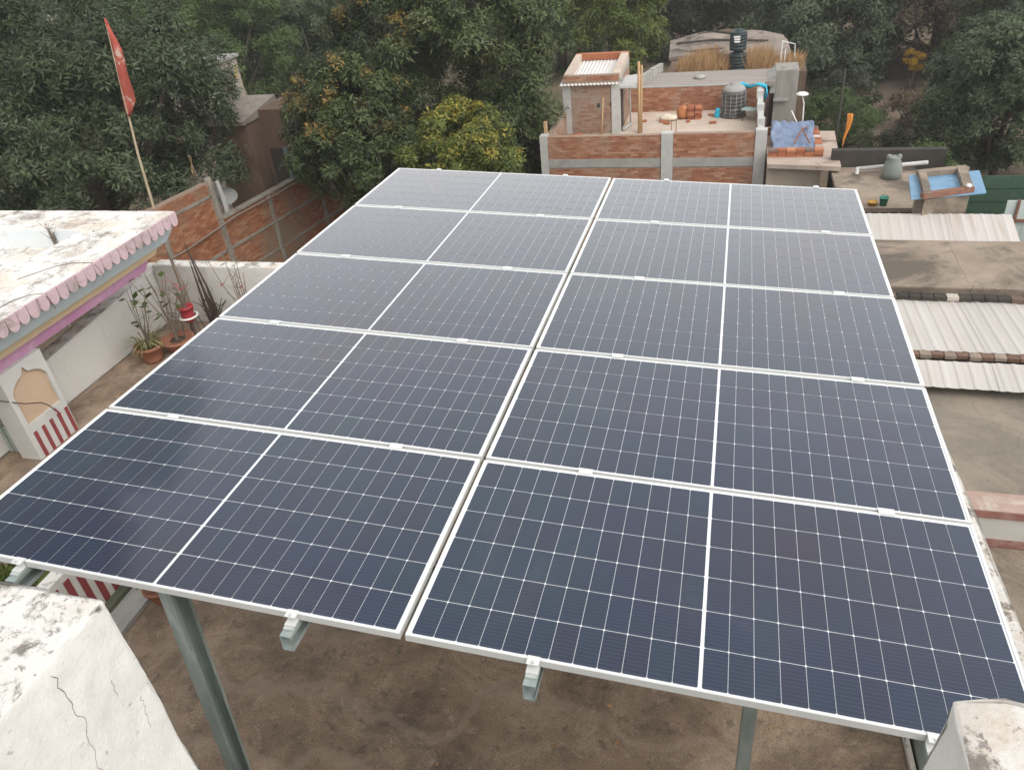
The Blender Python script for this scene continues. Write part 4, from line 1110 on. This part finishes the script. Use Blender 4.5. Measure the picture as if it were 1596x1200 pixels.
# brick stack, sacks, scattered bricks
bp = MB().box(-.115, .115, -.055, .055, -.035, .035).mesh('brick', M['brick_piece'])
t = thing('brick_stack', 'neat stack of red bricks standing on the roof behind the middle column', 'bricks', (1.98, 28.0, ZR))
for iz in range(6):
    for ix in range(2):
        for iy in range(4):
            o = bpy.data.objects.new('brick', bp); C.objects.link(o); o.parent = t
            o.location = (-.13 + ix * .26 + rnd.uniform(-.02, .02), -.2 + iy * .13 + rnd.uniform(-.015, .015), .036 + iz * .072); o.rotation_euler.z = rnd.uniform(-.1, .1)
def lump(name, label, cat, c, r, mat, seed, group=None):
    t = thing(name, label, cat, (c[0], c[1], ZR), group)
    mb = MB(); mb.lathe(0, 0, [(.05, -.0), (.8, .08), (1, .4), (.85, .75), (.4, .97), (.05, 1.0)], 14)
    mb.v = [(c[0] + v[0] * r[0], c[1] + v[1] * r[1], ZR + .002 + v[2] * r[2]) for v in mb.v]
    o = mb.build('sack_body', mat, t, True); wobble(o, 2, .035, 5, seed); return t
lump('sack', 'bulging orange net sack leaning on the brick stack', 'sack', (1.55, 27.95), (.24, .22, .46), M['orange_sack'], 5)
lump('sack', 'flat cream coloured sack lying left of the orange sack', 'sack', (1.05, 27.75), (.36, .22, .22), M['sack'], 6)
for k, (x, y, lb) in enumerate(((.15, 27.6, 'lone brick on the roof nearest the tall brown pole'), (1.03, 27.25, 'brick lying on the roof in front of the cream sack'), (1.78, 27.5, 'small brick in front of the orange sack'),
                                (2.56, 28.2, 'brick standing on the roof between stack and water tank'), (2.66, 27.2, 'flat brick in front of the water tank'), (.88, 27.5, 'brick touching the left end of the cream sack'))):
    o = bpy.data.objects.new('brick', bp); C.objects.link(o); o.location = (x, y, ZR + .04); o.rotation_euler.z = rnd.uniform(0, 3)
    tag(o, lb, 'brick', 'bricks scattered on the brick house roof')
lump('rubble_heap', 'low heap of broken brick beside the stair room foot', 'rubble', (-2.1, 25.8), (.35, .25, .14), M['brick_piece'], 8)
# cyan cloth on the far parapet
t = thing('tarpaulin', 'bright cyan plastic sheet draped over the far right roof parapet', 'tarpaulin', (4, 28.8, -2.4))
MB().sheet([[(3.45 + 1.0 * s, 28.72 + .1 * math.sin(s * 7), -2.33 + .05 * math.sin(s * 11) - q * (.12 + .04 * math.sin(s * 8)) ) for s in np.linspace(0, 1, 14)] for q in np.linspace(0, 1, 3)], .008).build('edge_cloth', M['cyan_sheet'], t, True)
MB().sheet([[(4.42 + .05 * math.sin(q * 5), 28.66 - .95 * s, -2.36 - q * (.35 + .12 * math.sin(s * 9))) for s in np.linspace(0, 1, 8)] for q in np.linspace(0, 1, 5)], .008).build('hanging_cloth', M['cyan_sheet'], t, True)
MB().sheet([[(4.47 + .04 * math.sin(q * 4), 28.3 - .7 * s, -2.5 - q * (1.0 + .12 * math.sin(s * 7))) for s in np.linspace(0, 1, 8)] for q in np.linspace(0, 1, 6)], .008).build('dark_cloth', M['navy_sheet'], t, True)

# ---------------------------------------------------------------- house behind: grey ridged roof, grass, tanks, old roof
t = thing('grey_roof_house', 'old house with a grey ridged roof behind the brick house', 'house', (3, 31.5, GZ))
MB().box(-.6, 4.6, 29.6, 31.5, GZ, -2.62).build('wall', M['mud'], t)
MB().box(-.7, 4.75, 29.5, 31.6, -2.617, -2.45).build('roof', M['greyroof'], t)
for k in range(4):
    MB().obox((-.15, 29.6), (.26, .966), (-.966, .26), k * .6, k * .6 + .56, 0, .16, -2.449, -2.12 - .02 * (k % 2)).build('coping_stone', M['conc'], t)
MB().box(4.78, 5.6, 29.9, 31.2, GZ, -2.17).build('tower', surf('streaked grey plaster', (.22, .205, .18), (.33, .31, .28), 3, .9, .3, (.14, .12, .1), .5, .66, 1.5, stretch=(1, 1, .15)), t)
MB().hexa([(4.3, 29.6, -2.9), (4.78, 29.6, -2.9), (4.78, 31.0, -2.9), (4.3, 31.0, -2.9), (4.3, 29.6, -2.6), (4.78, 29.6, -2.2), (4.78, 31.0, -2.2), (4.3, 31.0, -2.6)]).build('ramp_wall', M['conc'], t)
MB().box(4.76, 5.3, 29.75, 29.897, -3.25, -3.17).build('shelf', M['conc'], t)
t = thing('stone_disc', 'round grey stone lying on the grey ridged roof', 'stone', (2.0, 30.4, -2.45))
MB().lathe(2.0, 30.4, [(.2, -2.449), (.23, -2.40), (.2, -2.34), (.05, -2.32)], 14).build('stone_body', M['conc'], t, True)
rr = random.Random(3); mb = MB()
for k in range(5200):
    x = rr.uniform(1.0, 5.75); y = rr.uniform(31.9, 33.3)
    if 3.0 < x < 3.75 and y < 32.7: continue
    cl = .5 + .5 * math.sin(x * 3.1 + math.sin(y * 2.0) + 1.0)
    if rr.random() > .45 + .6 * cl: continue
    hgt = rr.uniform(.25, .75) * (.65 + .6 * cl) * (.85 if x > 4.6 else 1); lx, ly = rr.uniform(-.34, .34), rr.uniform(-.25, .25); w = rr.uniform(.006, .014)
    mb.quad((x - w, y, -2.62), (x + w, y, -2.62), (x + lx + w * .3, y + ly, -2.62 + hgt), (x + lx - w * .3, y + ly, -2.62 + hgt), rr.random())
tag(mb.build('dry_grass', M['grass']), 'tall dry straw coloured grass growing behind the grey ridged roof', 'grass', kind='stuff')
t = thing('grass_terrace', 'earth covered roof terrace that carries the dry grass and black tanks', 'roof', (3.4, 34, GZ))
MB().box(.6, 6.0, 31.7, 34.6, GZ, -2.62).build('wall', M['mud'], t)
for (zb, lb, hh, r0, dx) in ((-2.62, 'lower black green water tank among the dry grass', .76, .34, 0), (-1.84, 'upper black water tank with white lettering patch stacked on another', .76, .33, -.03)):
    t = thing('water_tank', lb, 'water tank', (3.38 + dx, 32.3, zb), 'stacked black tanks behind the grey roof')
    pr2 = [(r0 * .96, zb + .001)]
    for k in range(5):
        z = zb + .04 + k * .12; pr2 += [(r0, z), (r0, z + .08), (r0 * .95, z + .095), (r0 * .95, z + .115)]
    pr2 += [(r0, zb + .66), (r0 * .8, zb + hh - .08), (r0 * .4, zb + hh - .03), (r0 * .38, zb + hh)]
    MB().lathe(3.38 + dx, 32.3, pr2, 20).build('tank_body', M['tank_green'], t, True)
    if dx:
        for q in range(3):
            MB().box(3.17 + .02 * q, 3.42, 32.3 - r0 - .012, 32.3 - r0 + .05, zb + .50 - .09 * q, zb + .56 - .09 * q).build('white_mark', M['white_metal'], t)
t = thing('old_roof', 'long old tiled roof with dark broken edge behind the black tanks', 'roof', (3, 38, GZ))
gr = [[(.45 + 5.1 * s - .25 * q, 34.9 + 3.6 * q, -2.62 + .32 * q - .75 * abs(s - .52) ** 2.2 * q + .05 * math.sin(s * 13 + q * 4) + .05 * math.sin(s * 5 - q * 7)) for s in np.linspace(0, 1, 24)] for q in np.linspace(0, 1, 8)]
MB().sheet(gr, .14).build('tile_bed', M['thatch'], t)
rr = random.Random(9)
for q in range(3):
    y = 35.6 + q * 1.3; z = -2.46 + q * .12
    mb = MB(); mb.tube([(.6 + rr.uniform(0, 1.6), y, z), (2.2, y + .1, z + rr.uniform(.02, .1)), (3.6 + rr.uniform(-.6, 1.2), y + rr.uniform(-.3, .3), z - .02)], .05, 6); mb.build('loose_pole', M['black_wall'], t)
mb = MB(); mb.tube([(.2, 38.5, -2.62), (1.4, 38.5, -2.40), (2.8, 38.55, -2.24), (4.1, 38.5, -2.38), (5.3, 38.5, -2.66)], .13, 7); mb.build('ridge', M['mud'], t)
MB().box(.5, 5.4, 35.0, 38.6, GZ, -3.0).build('wall', M['black_wall'], t)
t = thing('railing', 'small white pipe rail standing at the right end of the dry grass', 'railing', (5.2, 33.5, -2.95))
for x in (5.02, 5.16):
    mb = MB(); mb.tube([(x, 32.3, -2.62), (x, 32.3, -1.6 if x < 5.1 else -1.9)], .028, 6); mb.build('upright', M['white_metal'], t)
mb = MB(); mb.tube([(5.02, 32.3, -1.6), (5.5, 32.4, -1.75), (5.55, 32.4, -2.4)], .02, 6); mb.build('top_rail', M['white_metal'], t)
t = thing('satellite_dish', 'small white dish on a thin curved mast by the dark trees', 'satellite dish', (5.6, 26.0, GZ))
mb = MB(); mb.lathe(5.5, 26, [(.0, -2.02), (.12, -2.03), (.19, -2.07), (.2, -2.1), (.1, -2.12)], 16); mb.build('reflector', M['white_metal'], t, True)
mb = MB(); mb.tube([(5.5, 26, -2.1), (5.58, 26, -2.4), (5.6, 26, -2.9), (5.6, 26, GZ)], .025, 6); mb.build('mast', M['white_metal'], t)
roof_pole('short white stick leaning beside the small dish mast', (5.45, 25.6, -3.0), (5.2, 25.8, -2.55), .025, M['white_metal'])

# ---------------------------------------------------------------- hut with the grey blue tarpaulin (right of brick house)
t = thing('tarpaulin_hut', 'low cement hut with flat slab roof right of the brick house', 'hut', (5.3, 22.8, GZ))
MB().box(4.45, 5.95, 22.0, 24.6, GZ, -3.13).build('wall', surf('dusty beige plaster', (.33, .27, .21), (.44, .37, .30), 2, .9, .3, (.24, .19, .14), .55, .7, 1.5), t)
MB().hexa([(4.42, 21.75, -3.127), (6.42, 21.45, -3.127), (6.52, 24.95, -3.127), (4.42, 25.1, -3.127), (4.42, 21.75, -3.0), (6.42, 21.45, -3.0), (6.52, 24.95, -3.0), (4.42, 25.1, -3.0)]).build('roof_slab', surf('pinkish dusty slab', (.34, .26, .21), (.45, .37, .31), 2, .9, .3, (.2, .13, .10), .55, .66, 1.8), t)
for (x0, x1, y0, y1) in ((4.45, 6.0, 22.35, 22.6), (5.78, 6.0, 22.603, 24.8), (4.45, 5.777, 24.6, 24.8)):
    n = int(max(x1 - x0, y1 - y0) / .24)
    for k in range(n):
        for lv in range(3):
            mb = MB()
            if x1 - x0 > y1 - y0:
                w = (x1 - x0) / n; mb.box(x0 + k * w + .006, x0 + (k + 1) * w - .006, y0 + rnd.uniform(0, .015), y1, -2.998 + lv * .075, -2.93 + lv * .075)
            else:
                w = (y1 - y0) / n; mb.box(x0, x1 - rnd.uniform(0, .015), y0 + k * w + .006, y0 + (k + 1) * w - .006, -2.998 + lv * .075, -2.93 + lv * .075)
            mb.build('brick', M['brick_dark'] if lv == 2 and k % 4 == 0 else M['brick_piece'], t)
tp_ = thing('tarpaulin', 'crumpled grey blue tarpaulin stretched between bricks on the hut roof', 'tarpaulin', (5.1, 23.6, -2.8))
from mathutils import noise as mn
gr = [[(4.55 + 1.25 * s + .03 * math.sin(q * 9), 22.62 + 2.1 * q, -2.88 + .10 * abs(s - .5) + .22 * q ** 2 + .05 * abs(mn.noise(Vector((s * 5, q * 4, 1)))) * 2 + .05 * abs(mn.noise(Vector((s * 12 + q * 5, q * 6, 7))))) for s in np.linspace(0, 1, 34)] for q in np.linspace(0, 1, 30)]
MB().sheet(gr, .01).build('sheet', M['pale_sheet'], tp_, True)
for (x0, y0, x1, y1) in ((5.45, 23.9, 5.2, 22.9), (5.45, 23.9, 5.62, 22.85), (5.45, 23.9, 5.75, 24.5)):
    mb = MB(); mb.tube([(x0, y0, -2.60), ((x0 + x1) / 2, (y0 + y1) / 2, -2.66), (x1, y1, -2.74)], .025, 5); mb.build('rope', M['rust'], tp_)

# ---------------------------------------------------------------- small brown roof with jug, blue framed hut, fence
t = thing('brown_roof_house', 'low house with a dusty brown flat roof holding the grey drum', 'house', (7.3, 20.2, GZ))
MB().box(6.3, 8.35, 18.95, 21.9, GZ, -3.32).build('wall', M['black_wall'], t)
MB().box(6.2, 8.45, 18.8, 22.0, -3.317, -3.2).build('roof_slab', M['conc_brown'], t)
MB().box(6.2, 9.2, 22.02, 22.25, GZ, -2.72).build('back_wall', M['black_wall'], t)
mb = MB(); mb.tube([(6.85, 21.4, -3.05), (8.7, 21.75, -3.0)], .06, 8); mb.build('pipe', M['conc_light'], t, True)
mb = MB(); mb.tube([(6.85, 21.4, -3.0), (6.85, 21.35, -3.19)], .05, 7); mb.build('pipe_elbow', M['white_metal'], t)
t = thing('drum', 'squat grey green plastic drum standing on the brown roof', 'drum', (7.7, 21.1, -3.2))
MB().lathe(7.7, 21.1, [(.27, -3.199), (.26, -3.0), (.22, -2.8), (.16, -2.66), (.17, -2.62), (.1, -2.61)], 16).build('drum_body', M['grey_plastic'], t, True)
for dx in (-.13, .13):
    MB().lathe(7.7 + dx, 21.1, [(.06, -2.7), (.07, -2.6), (.05, -2.56)], 10).build('lug', M['grey_plastic'], t, True)
def bucket(label, x, y, z, r, h, mat):
    t = thing('bucket', label, 'bucket', (x, y, z)); MB().lathe(x, y, [(r * .75, z + .001), (r, z + h), (r * 1.08, z + h), (r * 1.08, z + h + .02), (r * .9, z + h + .02), (r * .7, z + .03)], 14).build('bucket_body', mat, t, True)
    mb = MB(); mb.tube([(x - r, y, z + h), (x - r * .5, y, z + h + r * .8), (x + r * .5, y, z + h + r * .8), (x + r, y, z + h)], .006, 5); mb.build('handle', M['dark_metal'], t)
bucket('green plastic bucket at the near edge of the brown roof', 7.24, 18.98, -3.2, .11, .2, M['green_plastic'])
bucket('yellow plastic tub left of the green bucket', 6.98, 18.98, -3.2, .12, .09, M['yellow_plastic'])
t = thing('blue_roof_hut', 'small cement hut roofed with a blue sheet under a timber frame', 'hut', (8.4, 17.5, GZ))
Q = [(7.63, 16.55), (8.62, 16.95), (8.75, 18.4), (7.75, 18.1)]
MB().hexa([(q[0], q[1], GZ) for q in Q] + [(q[0], q[1], -2.14) for q in Q]).build('wall', M['conc_brown'], t)
zt = -2.0
def qb(i, j, w, name, mat, z0, z1, ext=.06):
    a, b = Vector((*Q[i], 0)), Vector((*Q[j], 0)); d = (b - a).normalized(); n = Vector((-d.y, d.x, 0))
    mb = MB(); mb.obox((a.x, a.y), (d.x, d.y), (n.x, n.y), -ext, (b - a).length + ext, -.04, w, z0, z1); mb.build(name, mat, t)
MB().hexa([(q[0] * 1.0 + dx, q[1] + dy, -2.138) for q, (dx, dy) in zip(Q, ((-.28, -.02), (.32, -.02), (.36, .02), (-.22, .02)))] + [(q[0] + dx, q[1] + dy, -2.11) for q, (dx, dy) in zip(Q, ((-.28, -.02), (.32, -.02), (.36, .02), (-.22, .02)))]).build('roof_sheet', M['blue_sheet'], t)
qb(0, 1, .10, 'beam', M['rust'], -2.108, -1.99)
qb(2, 3, .16, 'beam', M['conc_brown'], -2.108, -1.985)
qb(1, 2, .16, 'beam', M['conc_brown'], -2.105, -1.975, .0)
qb(3, 0, .12, 'beam', M['conc_brown'], -2.105, -1.98, .0)
t = thing('rag', 'small white rag lying on the near corner of the blue roofed hut', 'rag', (8.55, 16.9, -1.98))
o = MB().lathe(8.56, 16.95, [(.06, -1.984), (.07, -1.96), (.05, -1.925), (.02, -1.92)], 10).build('cloth_body', M['white_metal'], t, True)
t = thing('sheet_fence', 'dark green corrugated sheet fence behind the blue roofed hut', 'fence', (10.5, 19.5, GZ))
for k in range(5):
    x = 9.15 + k * .9
    for lv in range(4):
        mb = MB(); mb.box(x, x + .89, 19.0 + .02 * (k % 2), 19.03 + .02 * (k % 2), -2.45 - lv * .34 - .32, -2.45 - lv * .34); mb.build('board', M['green_net'], t)
MB().box(9.1, 13.7, 19.06, 19.1, GZ, -2.5).build('backing', M['green_net'], t)
t = thing('sheet_gate', 'pale green clad gate with rusty iron bars at the right edge', 'gate', (9.8, 17.6, GZ))
for k in range(6):
    x = 9.62 + k * .22
    MB().box(x, x + .212, 17.6, 17.625, -4.4, -2.55).build('cladding_strip', M['pale_green'], t)
for x in (9.83, 10.7):
    MB().box(x, x + .05, 17.55, 17.598, -4.4, -2.52).build('upright_bar', M['rust'], t)
MB().box(9.6, 10.95, 17.545, 17.597, -3.05, -2.99).build('cross_bar', M['rust'], t)

# ---------------------------------------------------------------- sheet roofs and cement roof on the right
def sheet_roof(name, label, x0, x1, y0, z0, y1, z1, pitch, sheet_w, amp, wall_z, wall_mat, oldcount=0, wy=None):
    t = thing(name, label, 'roof', ((x0 + x1) / 2, (y0 + y1) / 2, GZ))
    x = x0; k = 0
    while x < x1 - .05:
        e = min(x + sheet_w + .04, x1)
        ridged(x, e, y0 + rnd.uniform(-.03, .03), z0 + .006 * (k % 2), y1, z1 + .006 * (k % 2), pitch, amp, 'trap', .003).build('roof_sheet', M['tin_old'] if k < oldcount else M['tin'], t)
        x += sheet_w; k += 1
    if wy:
        MB().box(x0 + .1, x1 - .1, wy[0], wy[1], GZ, wall_z).build('wall', wall_mat, t)
    return t
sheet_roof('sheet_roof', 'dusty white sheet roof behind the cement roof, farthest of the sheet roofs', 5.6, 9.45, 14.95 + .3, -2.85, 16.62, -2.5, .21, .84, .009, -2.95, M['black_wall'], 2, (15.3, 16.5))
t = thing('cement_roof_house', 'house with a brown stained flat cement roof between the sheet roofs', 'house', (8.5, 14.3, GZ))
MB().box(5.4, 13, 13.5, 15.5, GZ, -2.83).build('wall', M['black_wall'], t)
MB().box(5.2, 8.02, 13.3, 15.6, -2.827, -2.7).build('roof_slab', M['conc_brown'], t)
MB().box(8.03, 13, 13.3, 15.62, -2.827, -2.71).build('roof_slab', M['conc_brown'], t)
MB().box(5.2, 13, 13.28, 13.42, -2.72, -2.68).build('edge_lip', M['conc_brown'], t)
rr = random.Random(4)
x = 5.6
t = thing('brick_course', 'row of dark bricks lying under the cement roof edge', 'bricks', (7, 13.1, -2.85))
while x < 9.6:
    w = .22
    o = MB().box(x, x + w - .015, 13.02 + rr.uniform(-.02, .02), 13.2, -2.84 + rr.uniform(-.01, .01), -2.765).build('brick', M['brick_dark'] if rr.random() < .25 else M['black_wall'], t); x += w
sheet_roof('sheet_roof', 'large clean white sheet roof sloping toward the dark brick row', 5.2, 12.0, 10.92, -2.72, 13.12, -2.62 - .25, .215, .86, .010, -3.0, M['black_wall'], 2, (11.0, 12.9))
t = thing('brick_course', 'row of alternating dark and pale bricks weighing down the sheet roof edge', 'bricks', (7, 10.7, -2.78))
x = 5.4; k = 0
while x < 11:
    w = .19
    o = MB().box(x, x + w - .012, 10.72 + rr.uniform(-.015, .015), 10.86, -2.76 + rr.uniform(-.006, .006), -2.69).build('brick', M['conc_brown'] if (k % 2 and rr.random() < .8) else M['brick_brown'], t)
    o2 = MB().box(x + .03, x + w - .02, 10.57 + rr.uniform(-.02, .02), 10.71, -2.85, -2.775).build('brick', M['black_wall'] if rr.random() < .8 else M['brick_brown'], t)
    x += w; k += 1
sheet_roof('sheet_roof', 'narrow white sheet roof strip with ragged edge nearest the brown roof', 5.2, 12.0, 9.92, -2.82, 10.58, -2.72, .215, .86, .010, -3.0, M['black_wall'], 2)
t = thing('brown_wall_house', 'house with a smooth brown cement roof beyond the red banded wall', 'house', (8, 8.5, GZ))
MB().box(5.3, 13, 7.1, 10.5, GZ, -3.0).build('roof_mass', M['brown_roof'], t)
t = thing('banded_wall', 'low grey wall with a pink coping and red oxide bands at right', 'wall', (8, 6.8, GZ))
MB().box(5.5, 13, 6.75, 7.05, -3.05, -2.72).build('wall_body', M['greywall'], t)
MB().box(5.5, 13, 6.72, 7.09, -2.717, -2.60).build('coping', M['oxide'], t)
MB().box(5.5, 13, 6.725, 7.085, -2.5995, -2.585).build('coping_top', M['redpink'], t)
MB().box(5.5, 13, 6.735, 6.749, -3.22, -3.09).build('base_band', M['oxide'], t)
MB().box(5.5, 13, 6.752, 7.05, GZ, -3.052).build('wall_foot', M['greywall'], t)
t = thing('neighbour_house', 'house with a bare brown roof in front of the red banded wall', 'house', (9, 3, GZ))
MB().box(5.5, 13, -3, 6.73, GZ, -3.22).build('roof_mass', M['conc_brown'], t)

# ================================================================== TREES
tree('mango_tree', 'large dark green mango tree behind the pink cornice house', (-17.5, 19.4, -.6), (5.5, 4.4, 3.5), L['blueg'], 101, nclump=330, ros=34, leaves=7, ll=.27, lw=.065, rc=.14)
tree('broad_tree', 'very tall dark tree rising past the upper left picture corner', (-18.0, 13.4, 12.6), (5.3, 5.3, 9.2), L['blueg'], 102, nclump=300, ros=24, leaves=6, ll=.55, lw=.17, rc=.17)
tree('feathery_tree', 'light green feathery tree behind the red pennant', (-22.3, 33.5, -.6), (4.7, 4.0, 3.6), L['light'], 103, nclump=190, ros=30, leaves=7, ll=.24, lw=.07, rc=.16)
tree('broad_tree', 'bluish dark tree between the feathery tree and the orange tipped mango', (-19.6, 39.8, -1.65), (4.2, 4.0, 3.8), L['blueg'], 104, nclump=170, ros=26, leaves=6, ll=.30, lw=.10, rc=.17)
tree('mango_tree', 'big mango tree with rusty young leaves behind the panels at centre', (-6.5, 25.2, -.8), (3.9, 3.5, 4.2), L['mango'], 105, nclump=330, ros=32, leaves=7, ll=.24, lw=.065, rc=.14, flush=.14, flush_up=.2)
tree('mango_tree', 'smaller mango tree with orange leaf tips left of the big mango', (-8.4, 20.8, -1.7), (2.2, 1.9, 2.2), L['mango'], 106, nclump=170, ros=28, leaves=7, ll=.22, lw=.065, rc=.17, flush=.34, flush_up=.5)
tree('mango_tree', 'low bright mango with yellow green shoots just behind the back panels', (-4.12, 19.2, -1.95), (1.55, 1.45, 1.5), L['yell'], 107, nclump=120, ros=24, leaves=7, ll=.18, lw=.06, rc=.19, flush=.45, flush_up=.35)
tree('broad_tree', 'yellow green tree behind the stair room of the brick house', (-2.5, 38.3, -1.6), (2.6, 2.5, 2.6), L['yell'], 108, nclump=130, ros=26, leaves=7, ll=.25, lw=.08, rc=.18)
tree('mango_tree', 'dark narrow tree against the left end of the brick house', (-4.1, 25.0, -3.6), (1.2, 1.2, 2.6), L['mango'], 109, nclump=110, ros=26, leaves=7, ll=.22, lw=.065, rc=.22)
tree('broad_tree', 'olive grey tree far behind the old tiled roof', (1.2, 56, -3.0), (6.0, 4, 4.0), L['olive'], 110, nclump=180, ros=24, leaves=6, ll=.40, lw=.13, rc=.17)
tree('broad_tree', 'dusty grey green tree behind the small white dish', (7.6, 47.5, -4.2), (4.1, 3.8, 4.0), L['blueg'], 111, nclump=200, ros=26, leaves=6, ll=.34, lw=.11, rc=.17)
tree('dry_tree', 'brown leaved dry tree at the far end of the garden path', (13.9, 49, -3.2), (4.3, 4, 4.2), L['brown'], 112, nclump=180, ros=22, leaves=6, ll=.36, lw=.10, rc=.17, flush=.1)
tree('mango_tree', 'dark mango tree at right above the blue roofed hut', (12.75, 29.6, -3.2), (2.75, 2.75, 2.8), L['blueg'], 113, nclump=250, ros=30, leaves=7, ll=.26, lw=.065, rc=.15)
tree('mango_tree', 'tall green tree cut by the right picture edge', (16.6, 42, -2.4), (3.4, 3.4, 3.6), L['mango'], 114, nclump=220, ros=26, leaves=7, ll=.32, lw=.09, rc=.16, flush=.05)
tree('bush', 'pale green feathery bush beside the garden path', (7.7, 34.8, -5.5), (1.9, 1.6, 1.25), L['light'], 115, nclump=80, ros=20, leaves=7, ll=.2, lw=.05, rc=.22, cat='bush')
tree('bush', 'low straggling yellowish bush right of the garden path', (9.9, 31.2, -5.6), (1.25, 1.0, .95), L['olive'], 116, nclump=50, ros=14, leaves=6, ll=.2, lw=.05, rc=.24, cat='bush', flush=.3)
tree('bush', 'small bright green bush behind the black wall', (9.7, 26.4, -4.6), (.8, .7, .8), L['light'], 117, nclump=40, ros=14, leaves=6, ll=.16, lw=.05, rc=.26, cat='bush')
tree('bush', 'dull brown green bush left of the far garden path', (8.6, 41.0, -5.7), (1.5, 1.3, .9), L['olive'], 120, nclump=46, ros=14, leaves=6, ll=.22, lw=.06, rc=.25, cat='bush')
tree('bush', 'dry brown bush under the right mango beside the path', (11.6, 37.5, -5.7), (1.5, 1.3, .9), L['brown'], 121, nclump=46, ros=14, leaves=6, ll=.22, lw=.06, rc=.25, cat='bush', flush=.2)
tree('bush', 'low weedy bush at the near end of the garden path', (8.7, 30.6, -6.0), (1.0, .8, .55), L['light'], 122, nclump=30, ros=12, leaves=6, ll=.18, lw=.045, rc=.27, cat='bush')
t = thing('marigold', 'small clump of yellow flowers near the brown dry tree', 'flowers', (12.5, 46, GZ))
leafy('petals', 118, t, (12.2, 44.5, -5.1), (.5, .4, .45), leaf_material('yellow petal', [(0, (.5, .28, .02)), (1, (.7, .45, .05))], (.6, .4, .05)), nclump=20, ros=10, leaves=6, ll=.12, lw=.06, rc=.35)
mb = MB(); twigs(mb, 12.2, 44.5, GZ, 1.3, 7, 119, .3, .02); mb.build('stem', M['twig'], t)
# trees farther off, each its own crown
far = [(-40, 36, 'dark', 6.0), (-33, 45, 'light', 5.5), (-28, 55, 'blueg', 6.5), (-17, 60, 'olive', 6.0), (-8, 52, 'light', 5.0), (-9.5, 66, 'blueg', 7), (4, 72, 'blueg', 6.5), (12, 74, 'olive', 6.5), (22, 68, 'brown', 6), (29, 55, 'blueg', 6.5), (24, 46, 'brown', 4.5), (-50, 50, 'blueg', 8), (36, 72, 'olive', 7), (-22, 76, 'blueg', 7.5), (-37, 68, 'olive', 7), (19, 88, 'blueg', 8), (-3, 90, 'olive', 8)]
FL = ['dark crowned tree at the far left edge behind the mango', 'pale green tree behind the tall left tree', 'bluish tree far behind the feathery tree', 'olive tree far behind the whitewashed shed', 'fresh green tree far behind the big centre mango', 'distant dark tree above the big centre mango', 'distant dark tree above the old tiled roof', 'distant olive tree left of the brown dry tree', 'distant brown tree right of the garden path', 'distant dark tree behind the right edge tree', 'short brown tree behind the right mango', 'farthest tree on the left skyline', 'farthest olive tree on the right skyline', 'remote dark tree behind the bluish tree', 'remote olive tree at upper left', 'remote dark tree beyond the path end', 'remote olive tree beyond the yellow green tree']
protos = {}
for i, (x, y, k, r) in enumerate(far):
    mat = L['blueg' if k == 'dark' else k]
    if k not in protos:
        protos[k] = crown_mesh('crown', mat, (1, 1, .82), 200 + i, nclump=150, ros=18, leaves=6, ll=.085, lw=.028, rc=.19)
    t = thing('far_tree', FL[i], 'tree', (x, y, GZ), 'trees in the distance')
    o = crown_obj('crown', protos[k], t, (0, 0, r * .85)); o.scale = (r, r, r * rnd.uniform(.9, 1.1)); o.rotation_euler.z = rnd.uniform(0, 6)
    mb = MB(); mb.tube([(x, y, GZ - .1), (x + .2, y, GZ + r * .5), (x, y, GZ + r)], [.35, .28, .15], 7); mb.build('trunk', M['bark'], t, True)

# ================================================================== AIR
hz = tag(MB().box(-130, 130, -70, 190, GZ - 1, 30).build('haze', None), kind='stuff')
hm = bpy.data.materials.new('haze'); hm.use_nodes = True
ht = hm.node_tree; ht.nodes.clear()
hv = ht.nodes.new('ShaderNodeVolumePrincipled'); hv.inputs['Density'].default_value = 0.0010; hv.inputs['Color'].default_value = (0.95, 0.94, 0.92, 1); hv.inputs['Anisotropy'].default_value = 0.3
ho = ht.nodes.new('ShaderNodeOutputMaterial'); ht.links.new(hv.outputs[0], ho.inputs['Volume'])
hz.data.materials.clear(); hz.data.materials.append(hm)
